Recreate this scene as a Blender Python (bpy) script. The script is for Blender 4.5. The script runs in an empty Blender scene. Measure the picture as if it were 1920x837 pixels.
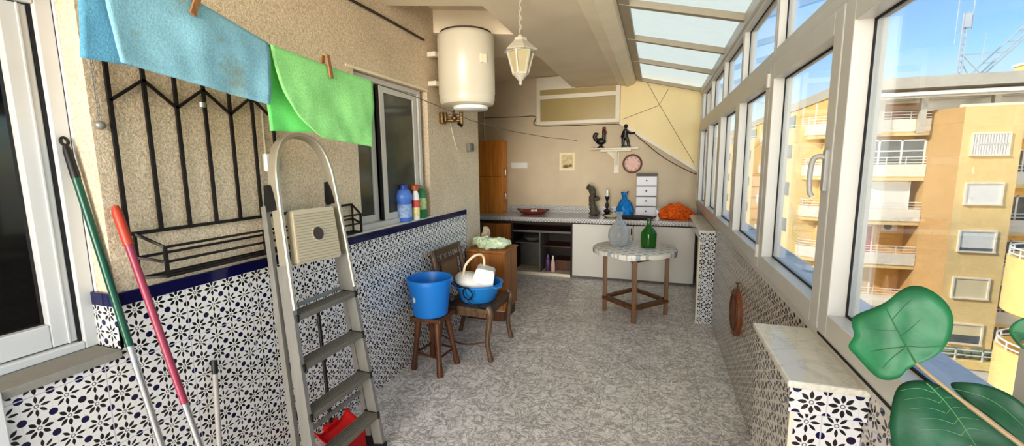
import bpy, bmesh, math, random
from mathutils import Vector, Matrix, noise as mnoise
random.seed(4)
PI = math.pi
sc = bpy.context.scene
col = sc.collection
V = Vector

# ------------------------------------------------------------------ materials
def lin(c):
    r = []
    for v in c[:3]:
        v = v / 255.0
        r.append(v / 12.92 if v <= 0.04045 else ((v + 0.055) / 1.055) ** 2.4)
    return (r[0], r[1], r[2], 1.0)

def new_mat(name):
    m = bpy.data.materials.new(name)
    m.use_nodes = True
    nt = m.node_tree
    b = nt.nodes['Principled BSDF']
    return m, nt, b

def node(nt, kind, **kw):
    n = nt.nodes.new(kind)
    for k, v in kw.items():
        setattr(n, k, v)
    return n

def mth(nt, op, a, b=None, c=None):
    n = nt.nodes.new('ShaderNodeMath'); n.operation = op
    for i, v in enumerate((a, b, c)):
        if v is None: continue
        if isinstance(v, (int, float)): n.inputs[i].default_value = v
        else: nt.links.new(v, n.inputs[i])
    return n.outputs[0]

def mixc(nt, fac, a, b):
    n = nt.nodes.new('ShaderNodeMix'); n.data_type = 'RGBA'
    for sock, v in ((n.inputs[0], fac), (n.inputs[6], a), (n.inputs[7], b)):
        if isinstance(v, (int, float)): sock.default_value = v
        elif isinstance(v, tuple): sock.default_value = v
        else: nt.links.new(v, sock)
    return n.outputs[2]

def ramp(nt, fac, stops):
    n = nt.nodes.new('ShaderNodeValToRGB')
    e = n.color_ramp.elements
    while len(e) < len(stops): e.new(0.5)
    for el, (p, c) in zip(e, stops):
        el.position = p; el.color = c
    nt.links.new(fac, n.inputs[0])
    return n.outputs[0]

def noise_tex(nt, scale, detail=3, rough=0.5, vec=None, dist=0.0):
    n = nt.nodes.new('ShaderNodeTexNoise')
    n.inputs['Scale'].default_value = scale; n.inputs['Detail'].default_value = detail
    n.inputs['Roughness'].default_value = rough; n.inputs['Distortion'].default_value = dist
    if vec is None:
        tc = nt.nodes.new('ShaderNodeTexCoord'); vec = tc.outputs['Object']
    nt.links.new(vec, n.inputs['Vector'])
    return n.outputs['Fac']

def bump(nt, b, h, strength=0.3, dist=0.01):
    n = nt.nodes.new('ShaderNodeBump')
    n.inputs['Strength'].default_value = strength; n.inputs['Distance'].default_value = dist
    nt.links.new(h, n.inputs['Height']); nt.links.new(n.outputs[0], b.inputs['Normal'])

def plain(name, rgb, rough=0.5, metal=0.0, var=0.0, scale=12.0, bmp=0.0, bscale=80.0, stretch=None, alpha=None, trans=0.0, ior=1.45):
    m, nt, b = new_mat(name)
    c = lin(rgb)
    b.inputs['Roughness'].default_value = rough; b.inputs['Metallic'].default_value = metal
    vec = None
    if stretch:
        tc = nt.nodes.new('ShaderNodeTexCoord'); mp = nt.nodes.new('ShaderNodeMapping')
        mp.inputs['Scale'].default_value = stretch
        nt.links.new(tc.outputs['Object'], mp.inputs['Vector']); vec = mp.outputs[0]
    if var > 0:
        f = noise_tex(nt, scale, 4, 0.6, vec)
        d = tuple(v * (1 - var) for v in c[:3]) + (1,)
        u = tuple(min(1, v * (1 + var)) for v in c[:3]) + (1,)
        o = ramp(nt, f, [(0.3, d), (0.7, u)])
        nt.links.new(o, b.inputs['Base Color'])
    else:
        b.inputs['Base Color'].default_value = c
    if bmp > 0:
        bump(nt, b, noise_tex(nt, bscale, 3, 0.6, vec), bmp)
    if trans > 0:
        b.inputs['Transmission Weight'].default_value = trans; b.inputs['IOR'].default_value = ior
    return m

def wood(name, dark, light, axis='Z', rough=0.45, sc_=1.0):
    m, nt, b = new_mat(name)
    tc = nt.nodes.new('ShaderNodeTexCoord'); mp = nt.nodes.new('ShaderNodeMapping')
    s = [30 * sc_, 30 * sc_, 30 * sc_]; s['XYZ'.index(axis)] = 2.0 * sc_
    mp.inputs['Scale'].default_value = s
    nt.links.new(tc.outputs['Object'], mp.inputs['Vector'])
    f = noise_tex(nt, 1.0, 5, 0.6, mp.outputs[0], 0.6)
    nt.links.new(ramp(nt, f, [(0.3, lin(dark)), (0.7, lin(light))]), b.inputs['Base Color'])
    b.inputs['Roughness'].default_value = rough
    bump(nt, b, f, 0.08, 0.003)
    return m

def stucco(name, rgb, var=0.18, scale=260, bmp=0.5, blotch=0.08):
    m, nt, b = new_mat(name)
    c = lin(rgb)
    f = noise_tex(nt, scale, 3, 0.7)
    g = noise_tex(nt, 2.2, 3, 0.5)
    lo = tuple(v * (1 - var) for v in c[:3]) + (1,); hi = tuple(min(1, v * (1 + var)) for v in c[:3]) + (1,)
    a = ramp(nt, f, [(0.32, lo), (0.62, hi)])
    sh = ramp(nt, g, [(0.3, (1 - blotch,) * 3 + (1,)), (0.7, (1 + blotch,) * 3 + (1,))])
    mx = nt.nodes.new('ShaderNodeMix'); mx.data_type = 'RGBA'; mx.blend_type = 'MULTIPLY'; mx.inputs[0].default_value = 1
    nt.links.new(a, mx.inputs[6]); nt.links.new(sh, mx.inputs[7])
    nt.links.new(mx.outputs[2], b.inputs['Base Color'])
    b.inputs['Roughness'].default_value = 0.9
    h = noise_tex(nt, scale * 0.55, 4, 0.7)
    bump(nt, b, h, bmp, 0.006)
    return m

def star_tile(name, axes='YZ', period=0.075, base=(232, 227, 220), rough=0.16, tile=0.3):
    """glazed tile with eight-petalled stars and blue dots"""
    m, nt, b = new_mat(name)
    tc = nt.nodes.new('ShaderNodeTexCoord'); sp = nt.nodes.new('ShaderNodeSeparateXYZ')
    nt.links.new(tc.outputs['Object'], sp.inputs[0])
    s0 = sp.outputs['XYZ'.index(axes[0])]; s1 = sp.outputs['XYZ'.index(axes[1])]
    a = mth(nt, 'DIVIDE', s0, period); c = mth(nt, 'DIVIDE', s1, period)
    u = mth(nt, 'SUBTRACT', mth(nt, 'FRACT', a), 0.5); v = mth(nt, 'SUBTRACT', mth(nt, 'FRACT', c), 0.5)
    r = mth(nt, 'SQRT', mth(nt, 'ADD', mth(nt, 'MULTIPLY', u, u), mth(nt, 'MULTIPLY', v, v)))
    th = mth(nt, 'ARCTAN2', v, u)
    q = PI / 4
    d = mth(nt, 'SUBTRACT', mth(nt, 'MODULO', mth(nt, 'ADD', th, 4 * PI + q / 2), q), q / 2)
    par = mth(nt, 'MODULO', mth(nt, 'ADD', mth(nt, 'FLOOR', c), 1000.0), 2.0)
    wid = mth(nt, 'MULTIPLY_ADD', mth(nt, 'FLOOR', mth(nt, 'ADD', par, 0.5)), -0.018, 0.078)
    across = mth(nt, 'DIVIDE', mth(nt, 'MULTIPLY', r, mth(nt, 'SINE', d)), wid)
    along = mth(nt, 'DIVIDE', mth(nt, 'SUBTRACT', r, 0.30), 0.165)
    e = mth(nt, 'ADD', mth(nt, 'ABSOLUTE', across), mth(nt, 'MULTIPLY', along, along))
    petal = mth(nt, 'LESS_THAN', e, 1.0)
    ring = mth(nt, 'LESS_THAN', mth(nt, 'ABSOLUTE', mth(nt, 'SUBTRACT', r, 0.07)), 0.02)
    # dots at the cell corners
    cu = mth(nt, 'SUBTRACT', 0.5, mth(nt, 'ABSOLUTE', u)); cv = mth(nt, 'SUBTRACT', 0.5, mth(nt, 'ABSOLUTE', v))
    rc = mth(nt, 'SQRT', mth(nt, 'ADD', mth(nt, 'MULTIPLY', cu, cu), mth(nt, 'MULTIPLY', cv, cv)))
    dot = mth(nt, 'LESS_THAN', rc, 0.155)
    # thin grey lattice lines joining the dots
    line = mth(nt, 'MULTIPLY', mth(nt, 'LESS_THAN', mth(nt, 'MINIMUM', cu, cv), 0.015), 0.12)
    wn = nt.nodes.new('ShaderNodeTexWhiteNoise'); wn.noise_dimensions = '2D'
    cmb = nt.nodes.new('ShaderNodeCombineXYZ')
    nt.links.new(mth(nt, 'FLOOR', a), cmb.inputs[0]); nt.links.new(mth(nt, 'FLOOR', c), cmb.inputs[1])
    nt.links.new(cmb.outputs[0], wn.inputs['Vector'])
    pc = ramp(nt, wn.outputs['Value'], [(0.0, lin((14, 24, 22))), (0.5, lin((30, 30, 34))), (1.0, lin((46, 38, 36)))])
    wn2 = nt.nodes.new('ShaderNodeTexWhiteNoise'); wn2.noise_dimensions = '2D'
    cmb2 = nt.nodes.new('ShaderNodeCombineXYZ')
    nt.links.new(mth(nt, 'ROUND', a), cmb2.inputs[0]); nt.links.new(mth(nt, 'ROUND', c), cmb2.inputs[1])
    nt.links.new(cmb2.outputs[0], wn2.inputs['Vector'])
    dc = ramp(nt, wn2.outputs['Value'], [(0.0, lin((14, 16, 58))), (0.7, lin((18, 20, 66))), (1.0, lin((42, 22, 34)))])
    x = mixc(nt, line, lin(base), lin((120, 124, 140)))
    x = mixc(nt, petal, x, pc)
    x = mixc(nt, mth(nt, 'MULTIPLY', ring, 0.8), x, pc)
    x = mixc(nt, dot, x, dc)
    # grout
    g0 = mth(nt, 'ABSOLUTE', mth(nt, 'SUBTRACT', mth(nt, 'FRACT', mth(nt, 'DIVIDE', s0, tile)), 0.5))
    g1 = mth(nt, 'ABSOLUTE', mth(nt, 'SUBTRACT', mth(nt, 'FRACT', mth(nt, 'DIVIDE', s1, tile)), 0.5))
    gr = mth(nt, 'GREATER_THAN', mth(nt, 'MAXIMUM', g0, g1), 0.5 - 0.0018 / tile)
    x = mixc(nt, gr, x, lin((190, 190, 192)))
    nt.links.new(x, b.inputs['Base Color'])
    b.inputs['Roughness'].default_value = rough
    return m

def floor_mat():
    m, nt, b = new_mat('marbled grey floor tile')
    tc = nt.nodes.new('ShaderNodeTexCoord'); sp = nt.nodes.new('ShaderNodeSeparateXYZ')
    nt.links.new(tc.outputs['Object'], sp.inputs[0])
    n1 = nt.nodes.new('ShaderNodeTexNoise'); n1.inputs['Scale'].default_value = 9; n1.inputs['Detail'].default_value = 5
    n1.inputs['Roughness'].default_value = 0.65; n1.inputs['Distortion'].default_value = 1.6
    nt.links.new(tc.outputs['Object'], n1.inputs['Vector'])
    ridge = mth(nt, 'ABSOLUTE', mth(nt, 'SUBTRACT', n1.outputs['Fac'], 0.5))
    n2 = noise_tex(nt, 15, 5, 0.72, tc.outputs['Object'], 2.4)
    r2 = mth(nt, 'ABSOLUTE', mth(nt, 'SUBTRACT', n2, 0.47))
    x = ramp(nt, ridge, [(0.0, lin((148, 142, 139))), (0.018, lin((202, 197, 193))), (0.055, lin((250, 246, 241)))])
    y = ramp(nt, r2, [(0.0, lin((138, 132, 129))), (0.016, lin((222, 217, 213))), (0.055, lin((252, 248, 243)))])
    mx = nt.nodes.new('ShaderNodeMix'); mx.data_type = 'RGBA'; mx.blend_type = 'DARKEN'; mx.inputs[0].default_value = 0.85
    nt.links.new(x, mx.inputs[6]); nt.links.new(y, mx.inputs[7])
    big = noise_tex(nt, 5, 3, 0.6, tc.outputs['Object'])
    sh = ramp(nt, big, [(0.3, (0.8, 0.79, 0.79, 1)), (0.7, (1, 1, 1, 1))])
    mm = nt.nodes.new('ShaderNodeMix'); mm.data_type = 'RGBA'; mm.blend_type = 'MULTIPLY'; mm.inputs[0].default_value = 1
    nt.links.new(mx.outputs[2], mm.inputs[6]); nt.links.new(sh, mm.inputs[7])
    t = 0.335
    g0 = mth(nt, 'ABSOLUTE', mth(nt, 'SUBTRACT', mth(nt, 'FRACT', mth(nt, 'DIVIDE', sp.outputs[0], t)), 0.5))
    g1 = mth(nt, 'ABSOLUTE', mth(nt, 'SUBTRACT', mth(nt, 'FRACT', mth(nt, 'DIVIDE', sp.outputs[1], t)), 0.5))
    gr = mth(nt, 'GREATER_THAN', mth(nt, 'MAXIMUM', g0, g1), 0.5 - 0.0022 / t)
    z = mixc(nt, mth(nt, 'MULTIPLY', gr, 0.6), mm.outputs[2], lin((150, 145, 140)))
    nt.links.new(z, b.inputs['Base Color'])
    b.inputs['Roughness'].default_value = 0.34
    return m

def marble(name, rgb, vein, rough=0.12):
    m, nt, b = new_mat(name)
    n = noise_tex(nt, 6, 6, 0.6, None, 1.5)
    r = mth(nt, 'ABSOLUTE', mth(nt, 'SUBTRACT', n, 0.5))
    nt.links.new(ramp(nt, r, [(0.0, lin(vein)), (0.03, lin(rgb)), (0.2, tuple(min(1, v * 1.05) for v in lin(rgb)))]), b.inputs['Base Color'])
    b.inputs['Roughness'].default_value = rough
    return m

def glass_pane(name, tint=(1, 1, 1), refl=0.08):
    m, nt, b = new_mat(name)
    nt.nodes.remove(b)
    out = nt.nodes['Material Output']
    tr = nt.nodes.new('ShaderNodeBsdfTransparent'); tr.inputs[0].default_value = (*tint, 1)
    gl = nt.nodes.new('ShaderNodeBsdfGlossy'); gl.inputs['Roughness'].default_value = 0.02
    mx = nt.nodes.new('ShaderNodeMixShader'); fr = nt.nodes.new('ShaderNodeFresnel'); fr.inputs[0].default_value = 1.35
    f = mth(nt, 'MULTIPLY', fr.outputs[0], refl / 0.08)
    f = mth(nt, 'MINIMUM', f, 0.5)
    nt.links.new(f, mx.inputs[0]); nt.links.new(tr.outputs[0], mx.inputs[1]); nt.links.new(gl.outputs[0], mx.inputs[2])
    nt.links.new(mx.outputs[0], out.inputs[0])
    return m

def translucent(name, rgb, t=0.6, streak=None, rough=0.6):
    m, nt, b = new_mat(name)
    nt.nodes.remove(b)
    out = nt.nodes['Material Output']
    tc = nt.nodes.new('ShaderNodeTexCoord'); mp = nt.nodes.new('ShaderNodeMapping')
    if streak: mp.inputs['Scale'].default_value = streak
    nt.links.new(tc.outputs['Object'], mp.inputs[0])
    n = noise_tex(nt, 5, 4, 0.6, mp.outputs[0])
    c = lin(rgb)
    cc = ramp(nt, n, [(0.3, tuple(v * 0.9 for v in c[:3]) + (1,)), (0.7, c)])
    d = nt.nodes.new('ShaderNodeBsdfDiffuse'); tl = nt.nodes.new('ShaderNodeBsdfTranslucent')
    mx = nt.nodes.new('ShaderNodeMixShader'); mx.inputs[0].default_value = t
    nt.links.new(cc, d.inputs[0]); nt.links.new(cc, tl.inputs[0])
    nt.links.new(d.outputs[0], mx.inputs[1]); nt.links.new(tl.outputs[0], mx.inputs[2]); nt.links.new(mx.outputs[0], out.inputs[0])
    return m

M = {}
M['wallL'] = stucco('rough beige stucco', (210, 191, 164), 0.3, 130, 0.8)
M['wallB'] = stucco('beige render', (202, 185, 159), 0.06, 180, 0.25)
M['ceil'] = stucco('matt beige ceiling paint', (226, 210, 182), 0.04, 160, 0.15, 0.05)
M['cornice'] = stucco('cream cornice paint', (236, 222, 192), 0.05, 200, 0.2, 0.06)
M['cream'] = plain('sunlit cream panel', (240, 218, 166), 0.7, var=0.03, scale=3)  # cream panel, its colour brightened for the sunlight falling through the roof
M['tileL'] = star_tile('star tile left', 'YZ')
M['tileR'] = star_tile('star tile right', 'YZ', base=(206, 196, 182))  # same tile with the right wall's shade put into a greyer base
M['tileF'] = star_tile('star tile front', 'XZ', base=(214, 212, 212))
M['tileT'] = star_tile('star tile top', 'XY', period=0.04, base=(216, 214, 212), tile=0.2)
M['tileE'] = star_tile('star tile edge', 'XZ', period=0.04, base=(214, 212, 208), tile=0.2)
M['bluetile'] = plain('cobalt glazed border tile', (10, 12, 66), 0.12, var=0.15, scale=6)
M['floor'] = floor_mat()
M['sill'] = stucco('grey stone sill', (140, 136, 126), 0.06, 60, 0.1)
M['marble'] = marble('cream marble', (218, 212, 198), (202, 196, 184))
M['alu'] = plain('white lacquered aluminium', (200, 195, 186), 0.35, var=0.03, scale=4)
M['greyh'] = plain('grey window handle', (158, 156, 152), 0.35)
M['aluL'] = plain('white door aluminium', (212, 212, 210), 0.35, var=0.02)
M['gasket'] = plain('black rubber gasket', (22, 22, 24), 0.7)
M['glass'] = glass_pane('window glass', (0.97, 0.985, 0.98))
M['darkglass'] = plain('dark glass before an unlit room', (16, 16, 18), 0.06, var=0.2, scale=3)
M['greyglass'] = plain('grey sliding window glass with curtain behind', (74, 76, 66), 0.08, var=0.35, scale=2.5)
M['olive'] = plain('olive tinted pane', (172, 152, 104), 0.25, var=0.05, scale=3)
M['roofpanel'] = translucent('frosted roof sheet', (222, 218, 190), 0.8, (1.2, 12, 1))
M['rafter'] = plain('grey beige roof bar', (160, 148, 128), 0.45, var=0.05)
M['iron'] = plain('black wrought iron', (30, 25, 24), 0.5, 0.3, bmp=0.15)
M['steel'] = plain('brushed aluminium', (150, 147, 140), 0.42, 0.5, var=0.1, scale=30, stretch=(1, 1, 0.05))
M['steelL'] = plain('pale aluminium tube', (176, 168, 150), 0.4, 0.5, var=0.05)
M['platform'] = plain('cream ribbed plastic', (206, 192, 164), 0.5)
M['tread'] = plain('ribbed grey aluminium tread', (128, 124, 114), 0.5, 0.4, var=0.1, scale=40, stretch=(1, 0.05, 1))
M['blackp'] = plain('black plastic', (18, 17, 17), 0.45)
M['hole'] = plain('dark round recess', (70, 60, 56), 0.7)
M['greenpole'] = plain('dark green lacquered metal', (12, 76, 54), 0.25, var=0.12, scale=20)
M['redgrip'] = plain('orange red plastic grip', (176, 62, 38), 0.4)
M['pinkpole'] = plain('dull crimson lacquered metal', (140, 48, 70), 0.35, var=0.12, scale=20)
M['chrome'] = plain('galvanised tube', (190, 190, 190), 0.25, 0.85)
M['greytube'] = plain('grey plastic tube', (166, 160, 152), 0.4, var=0.05)
M['red'] = plain('red plastic', (200, 16, 22), 0.4)
M['bluep'] = plain('cornflower blue plastic', (28, 120, 200), 0.4, var=0.05, scale=5)
M['bluetub'] = plain('sky blue plastic', (40, 128, 200), 0.4, var=0.05, scale=5)
M['whitep'] = plain('white plastic', (232, 230, 224), 0.4, var=0.03)
M['creamp'] = plain('cream plastic', (232, 214, 176), 0.45)
M['heater'] = plain('ivory enamel', (210, 201, 180), 0.28, var=0.015, scale=2)
M['lantern'] = plain('off white painted metal', (184, 176, 158), 0.5, var=0.06, scale=30)
M['frost'] = translucent('frosted amber lantern glass', (226, 212, 172), 0.5)
M['brass'] = plain('dull brass', (120, 96, 60), 0.4, 0.7, var=0.3, scale=40)
M['woodD'] = wood('dark stained wood', (58, 34, 22), (104, 62, 38))
M['woodS'] = wood('reddish brown stool wood', (68, 40, 24), (114, 70, 42))
M['woodC'] = wood('weathered brown chair wood', (62, 48, 36), (112, 86, 62))
M['woodT'] = wood('brown table wood', (74, 46, 24), (120, 80, 44))
M['oak'] = wood('orange varnished oak', (196, 118, 40), (230, 154, 70), sc_=0.7)
M['cab'] = wood('honey brown veneer', (136, 82, 34), (184, 120, 58), sc_=0.7)
M['cane'] = plain('woven cane', (128, 96, 62), 0.7, var=0.35, scale=90, bmp=0.4, bscale=120)
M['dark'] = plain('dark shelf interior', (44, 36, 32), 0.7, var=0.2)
M['shelfg'] = plain('dusty grey shelf', (104, 100, 96), 0.6, var=0.1)
M['doorw'] = plain('off white cupboard door', (206, 202, 194), 0.45, var=0.03, scale=2)
M['greenbag'] = plain('pale green thin plastic film', (206, 222, 188), 0.35, var=0.2, scale=20, bmp=0.5, bscale=40)
M['orange'] = plain('orange knitted cloth', (226, 100, 20), 0.9, var=0.45, scale=40, bmp=0.8, bscale=60)
M['bluebag'] = plain('bright blue thin plastic bag', (30, 132, 204), 0.35, var=0.25, scale=14, bmp=0.4, bscale=30)
M['terracotta'] = plain('glazed terracotta', (128, 46, 36), 0.25, var=0.2)
M['tray'] = plain('dark brown tray', (58, 44, 38), 0.4, var=0.25)
M['cork'] = plain('cork oak bark brown', (84, 78, 62), 0.85, var=0.5, scale=30, bmp=0.8)
M['figdark'] = plain('black painted clay', (26, 22, 22), 0.4, var=0.3, scale=40)
M['figred'] = plain('red painted comb', (150, 36, 28), 0.4)
M['drawer'] = plain('pale lilac grey drawer plastic', (214, 212, 216), 0.4)
M['plaster'] = plain('white shelf paint', (226, 216, 196), 0.5, var=0.03)
M['paper'] = plain('faded picture', (206, 186, 146), 0.8, var=0.25, scale=25)
M['plate'] = plain('painted pink clay plate', (186, 128, 106), 0.35, var=0.3, scale=45)
M['plateR'] = plain('dark plate rim', (120, 74, 62), 0.35, var=0.3, scale=60)
M['peg'] = wood('clothes peg wood', (128, 86, 50), (170, 124, 80))
M['rope'] = plain('grey clothes line', (98, 90, 80), 0.7)
M['cable'] = plain('dark cable', (62, 50, 42), 0.6)
M['cordw'] = plain('white cable', (214, 204, 184), 0.5)
M['leaf'] = plain('deep green leaf', (30, 100, 62), 0.5, var=0.28, scale=16, bmp=0.12, bscale=30)
M['leafD'] = plain('darker green leaf', (26, 78, 52), 0.5, var=0.25, scale=14, bmp=0.12, bscale=30)
M['vein'] = plain('leaf vein', (44, 92, 52), 0.5)
M['veinL'] = plain('pale leaf vein', (92, 140, 92), 0.5)
M['stalk'] = plain('tan plant stalk', (150, 128, 98), 0.6, var=0.15)
M['pot'] = plain('terracotta pot', (168, 96, 66), 0.8, var=0.15)
M['soil'] = plain('dark soil', (52, 40, 32), 0.95, var=0.3, scale=60)
M['ovalw'] = wood('reddish wood board', (96, 54, 30), (150, 92, 54))
M['ochre'] = stucco('ochre render', (232, 200, 140), 0.05, 8, 0.05, 0.05)
M['ochreD'] = stucco('dark ochre and tower shade render', (188, 150, 100), 0.05, 8, 0.05, 0.05)  # dark ochre; on the stair tower side it carries painted shade
M['orangeR'] = stucco('orange render', (236, 190, 116), 0.05, 8, 0.05, 0.05)
M['whiteR'] = stucco('white render', (232, 220, 200), 0.04, 8, 0.05, 0.05)
M['cornC'] = stucco('light concrete', (186, 178, 164), 0.06, 4, 0.1, 0.06)
M['brick'] = plain('brownish recessed wall', (160, 116, 90), 0.8, var=0.2, scale=3)
M['yellowR'] = stucco('pale yellow render', (248, 214, 136), 0.04, 6, 0.05, 0.04)
M['rail'] = plain('white metal railing', (236, 232, 224), 0.4)
M['shutter'] = plain('white roller shutter', (226, 222, 212), 0.5, var=0.04, stretch=(1, 1, 12))
M['shutterB'] = plain('beige roller shutter', (206, 176, 120), 0.6, var=0.06, stretch=(1, 1, 12))
M['ewin'] = plain('far window glass', (96, 104, 108), 0.1, var=0.35, scale=1.5)
M['redcurtain'] = plain('red curtain', (178, 62, 72), 0.8, var=0.25, scale=4)
M['mast'] = plain('galvanised mast', (176, 184, 192), 0.5, 0.3)
M['asphalt'] = plain('asphalt', (120, 116, 112), 0.9, var=0.15, scale=2)

# procedural towelling
def towel(name, rgb, stain=None):
    m, nt, b = new_mat(name)
    c = lin(rgb)
    f = noise_tex(nt, 150, 4, 0.75)
    g = noise_tex(nt, 6, 5, 0.65)
    x = ramp(nt, f, [(0.25, tuple(v * 0.68 for v in c[:3]) + (1,)), (0.75, tuple(min(1, v * 1.15) for v in c[:3]) + (1,))])
    if stain:
        x = mixc(nt, ramp(nt, g, [(0.57, (0, 0, 0, 1)), (0.68, (0.75, 0.75, 0.75, 1))]), x, lin(stain))
    nt.links.new(x, b.inputs['Base Color'])
    b.inputs['Roughness'].default_value = 0.95
    bump(nt, b, f, 0.5, 0.004)
    return m
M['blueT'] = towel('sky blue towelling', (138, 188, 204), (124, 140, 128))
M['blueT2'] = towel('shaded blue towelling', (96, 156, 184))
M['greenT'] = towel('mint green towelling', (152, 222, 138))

# striped oilcloth
def oilcloth():
    m, nt, b = new_mat('striped oilcloth')
    tc = nt.nodes.new('ShaderNodeTexCoord'); sp = nt.nodes.new('ShaderNodeSeparateXYZ')
    mp = nt.nodes.new('ShaderNodeMapping'); mp.inputs['Rotation'].default_value = (0, 0, 0.9)
    nt.links.new(tc.outputs['Object'], mp.inputs[0]); nt.links.new(mp.outputs[0], sp.inputs[0])
    f = mth(nt, 'FRACT', mth(nt, 'DIVIDE', sp.outputs[0], 0.105))
    g = mth(nt, 'FRACT', mth(nt, 'DIVIDE', sp.outputs[1], 0.09))
    s = mth(nt, 'LESS_THAN', f, 0.45)
    t = mth(nt, 'LESS_THAN', g, 0.7)
    k = mth(nt, 'MULTIPLY', s, t)
    x = mixc(nt, k, lin((222, 218, 208)), lin((158, 166, 174)))
    thin = mth(nt, 'LESS_THAN', mth(nt, 'ABSOLUTE', mth(nt, 'SUBTRACT', f, 0.7)), 0.05)
    x = mixc(nt, thin, x, lin((178, 174, 166)))
    nt.links.new(x, b.inputs['Base Color']); b.inputs['Roughness'].default_value = 0.3
    return m
M['oilcloth'] = oilcloth()

def clearglass(name, rgb, t=0.55, rough=0.04):
    """thick bottle glass: see-through with tinted body"""
    m, nt, b = new_mat(name)
    nt.nodes.remove(b)
    out = nt.nodes['Material Output']
    c = lin(rgb)
    tr = nt.nodes.new('ShaderNodeBsdfTransparent'); tr.inputs[0].default_value = tuple(0.35 + 0.65 * v for v in c[:3]) + (1,)
    pr = nt.nodes.new('ShaderNodeBsdfPrincipled'); pr.inputs['Base Color'].default_value = c; pr.inputs['Roughness'].default_value = rough
    lw = nt.nodes.new('ShaderNodeLayerWeight'); lw.inputs[0].default_value = 0.45
    f = mth(nt, 'MINIMUM', mth(nt, 'ADD', lw.outputs['Facing'], 1 - t), 1.0)
    mx = nt.nodes.new('ShaderNodeMixShader')
    nt.links.new(f, mx.inputs[0]); nt.links.new(tr.outputs[0], mx.inputs[1]); nt.links.new(pr.outputs[0], mx.inputs[2])
    nt.links.new(mx.outputs[0], out.inputs[0])
    return m
M['clearG'] = clearglass('clear bottle glass', (200, 204, 206), 0.85)
M['greenG'] = clearglass('green bottle glass', (40, 96, 34), 0.35)

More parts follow.
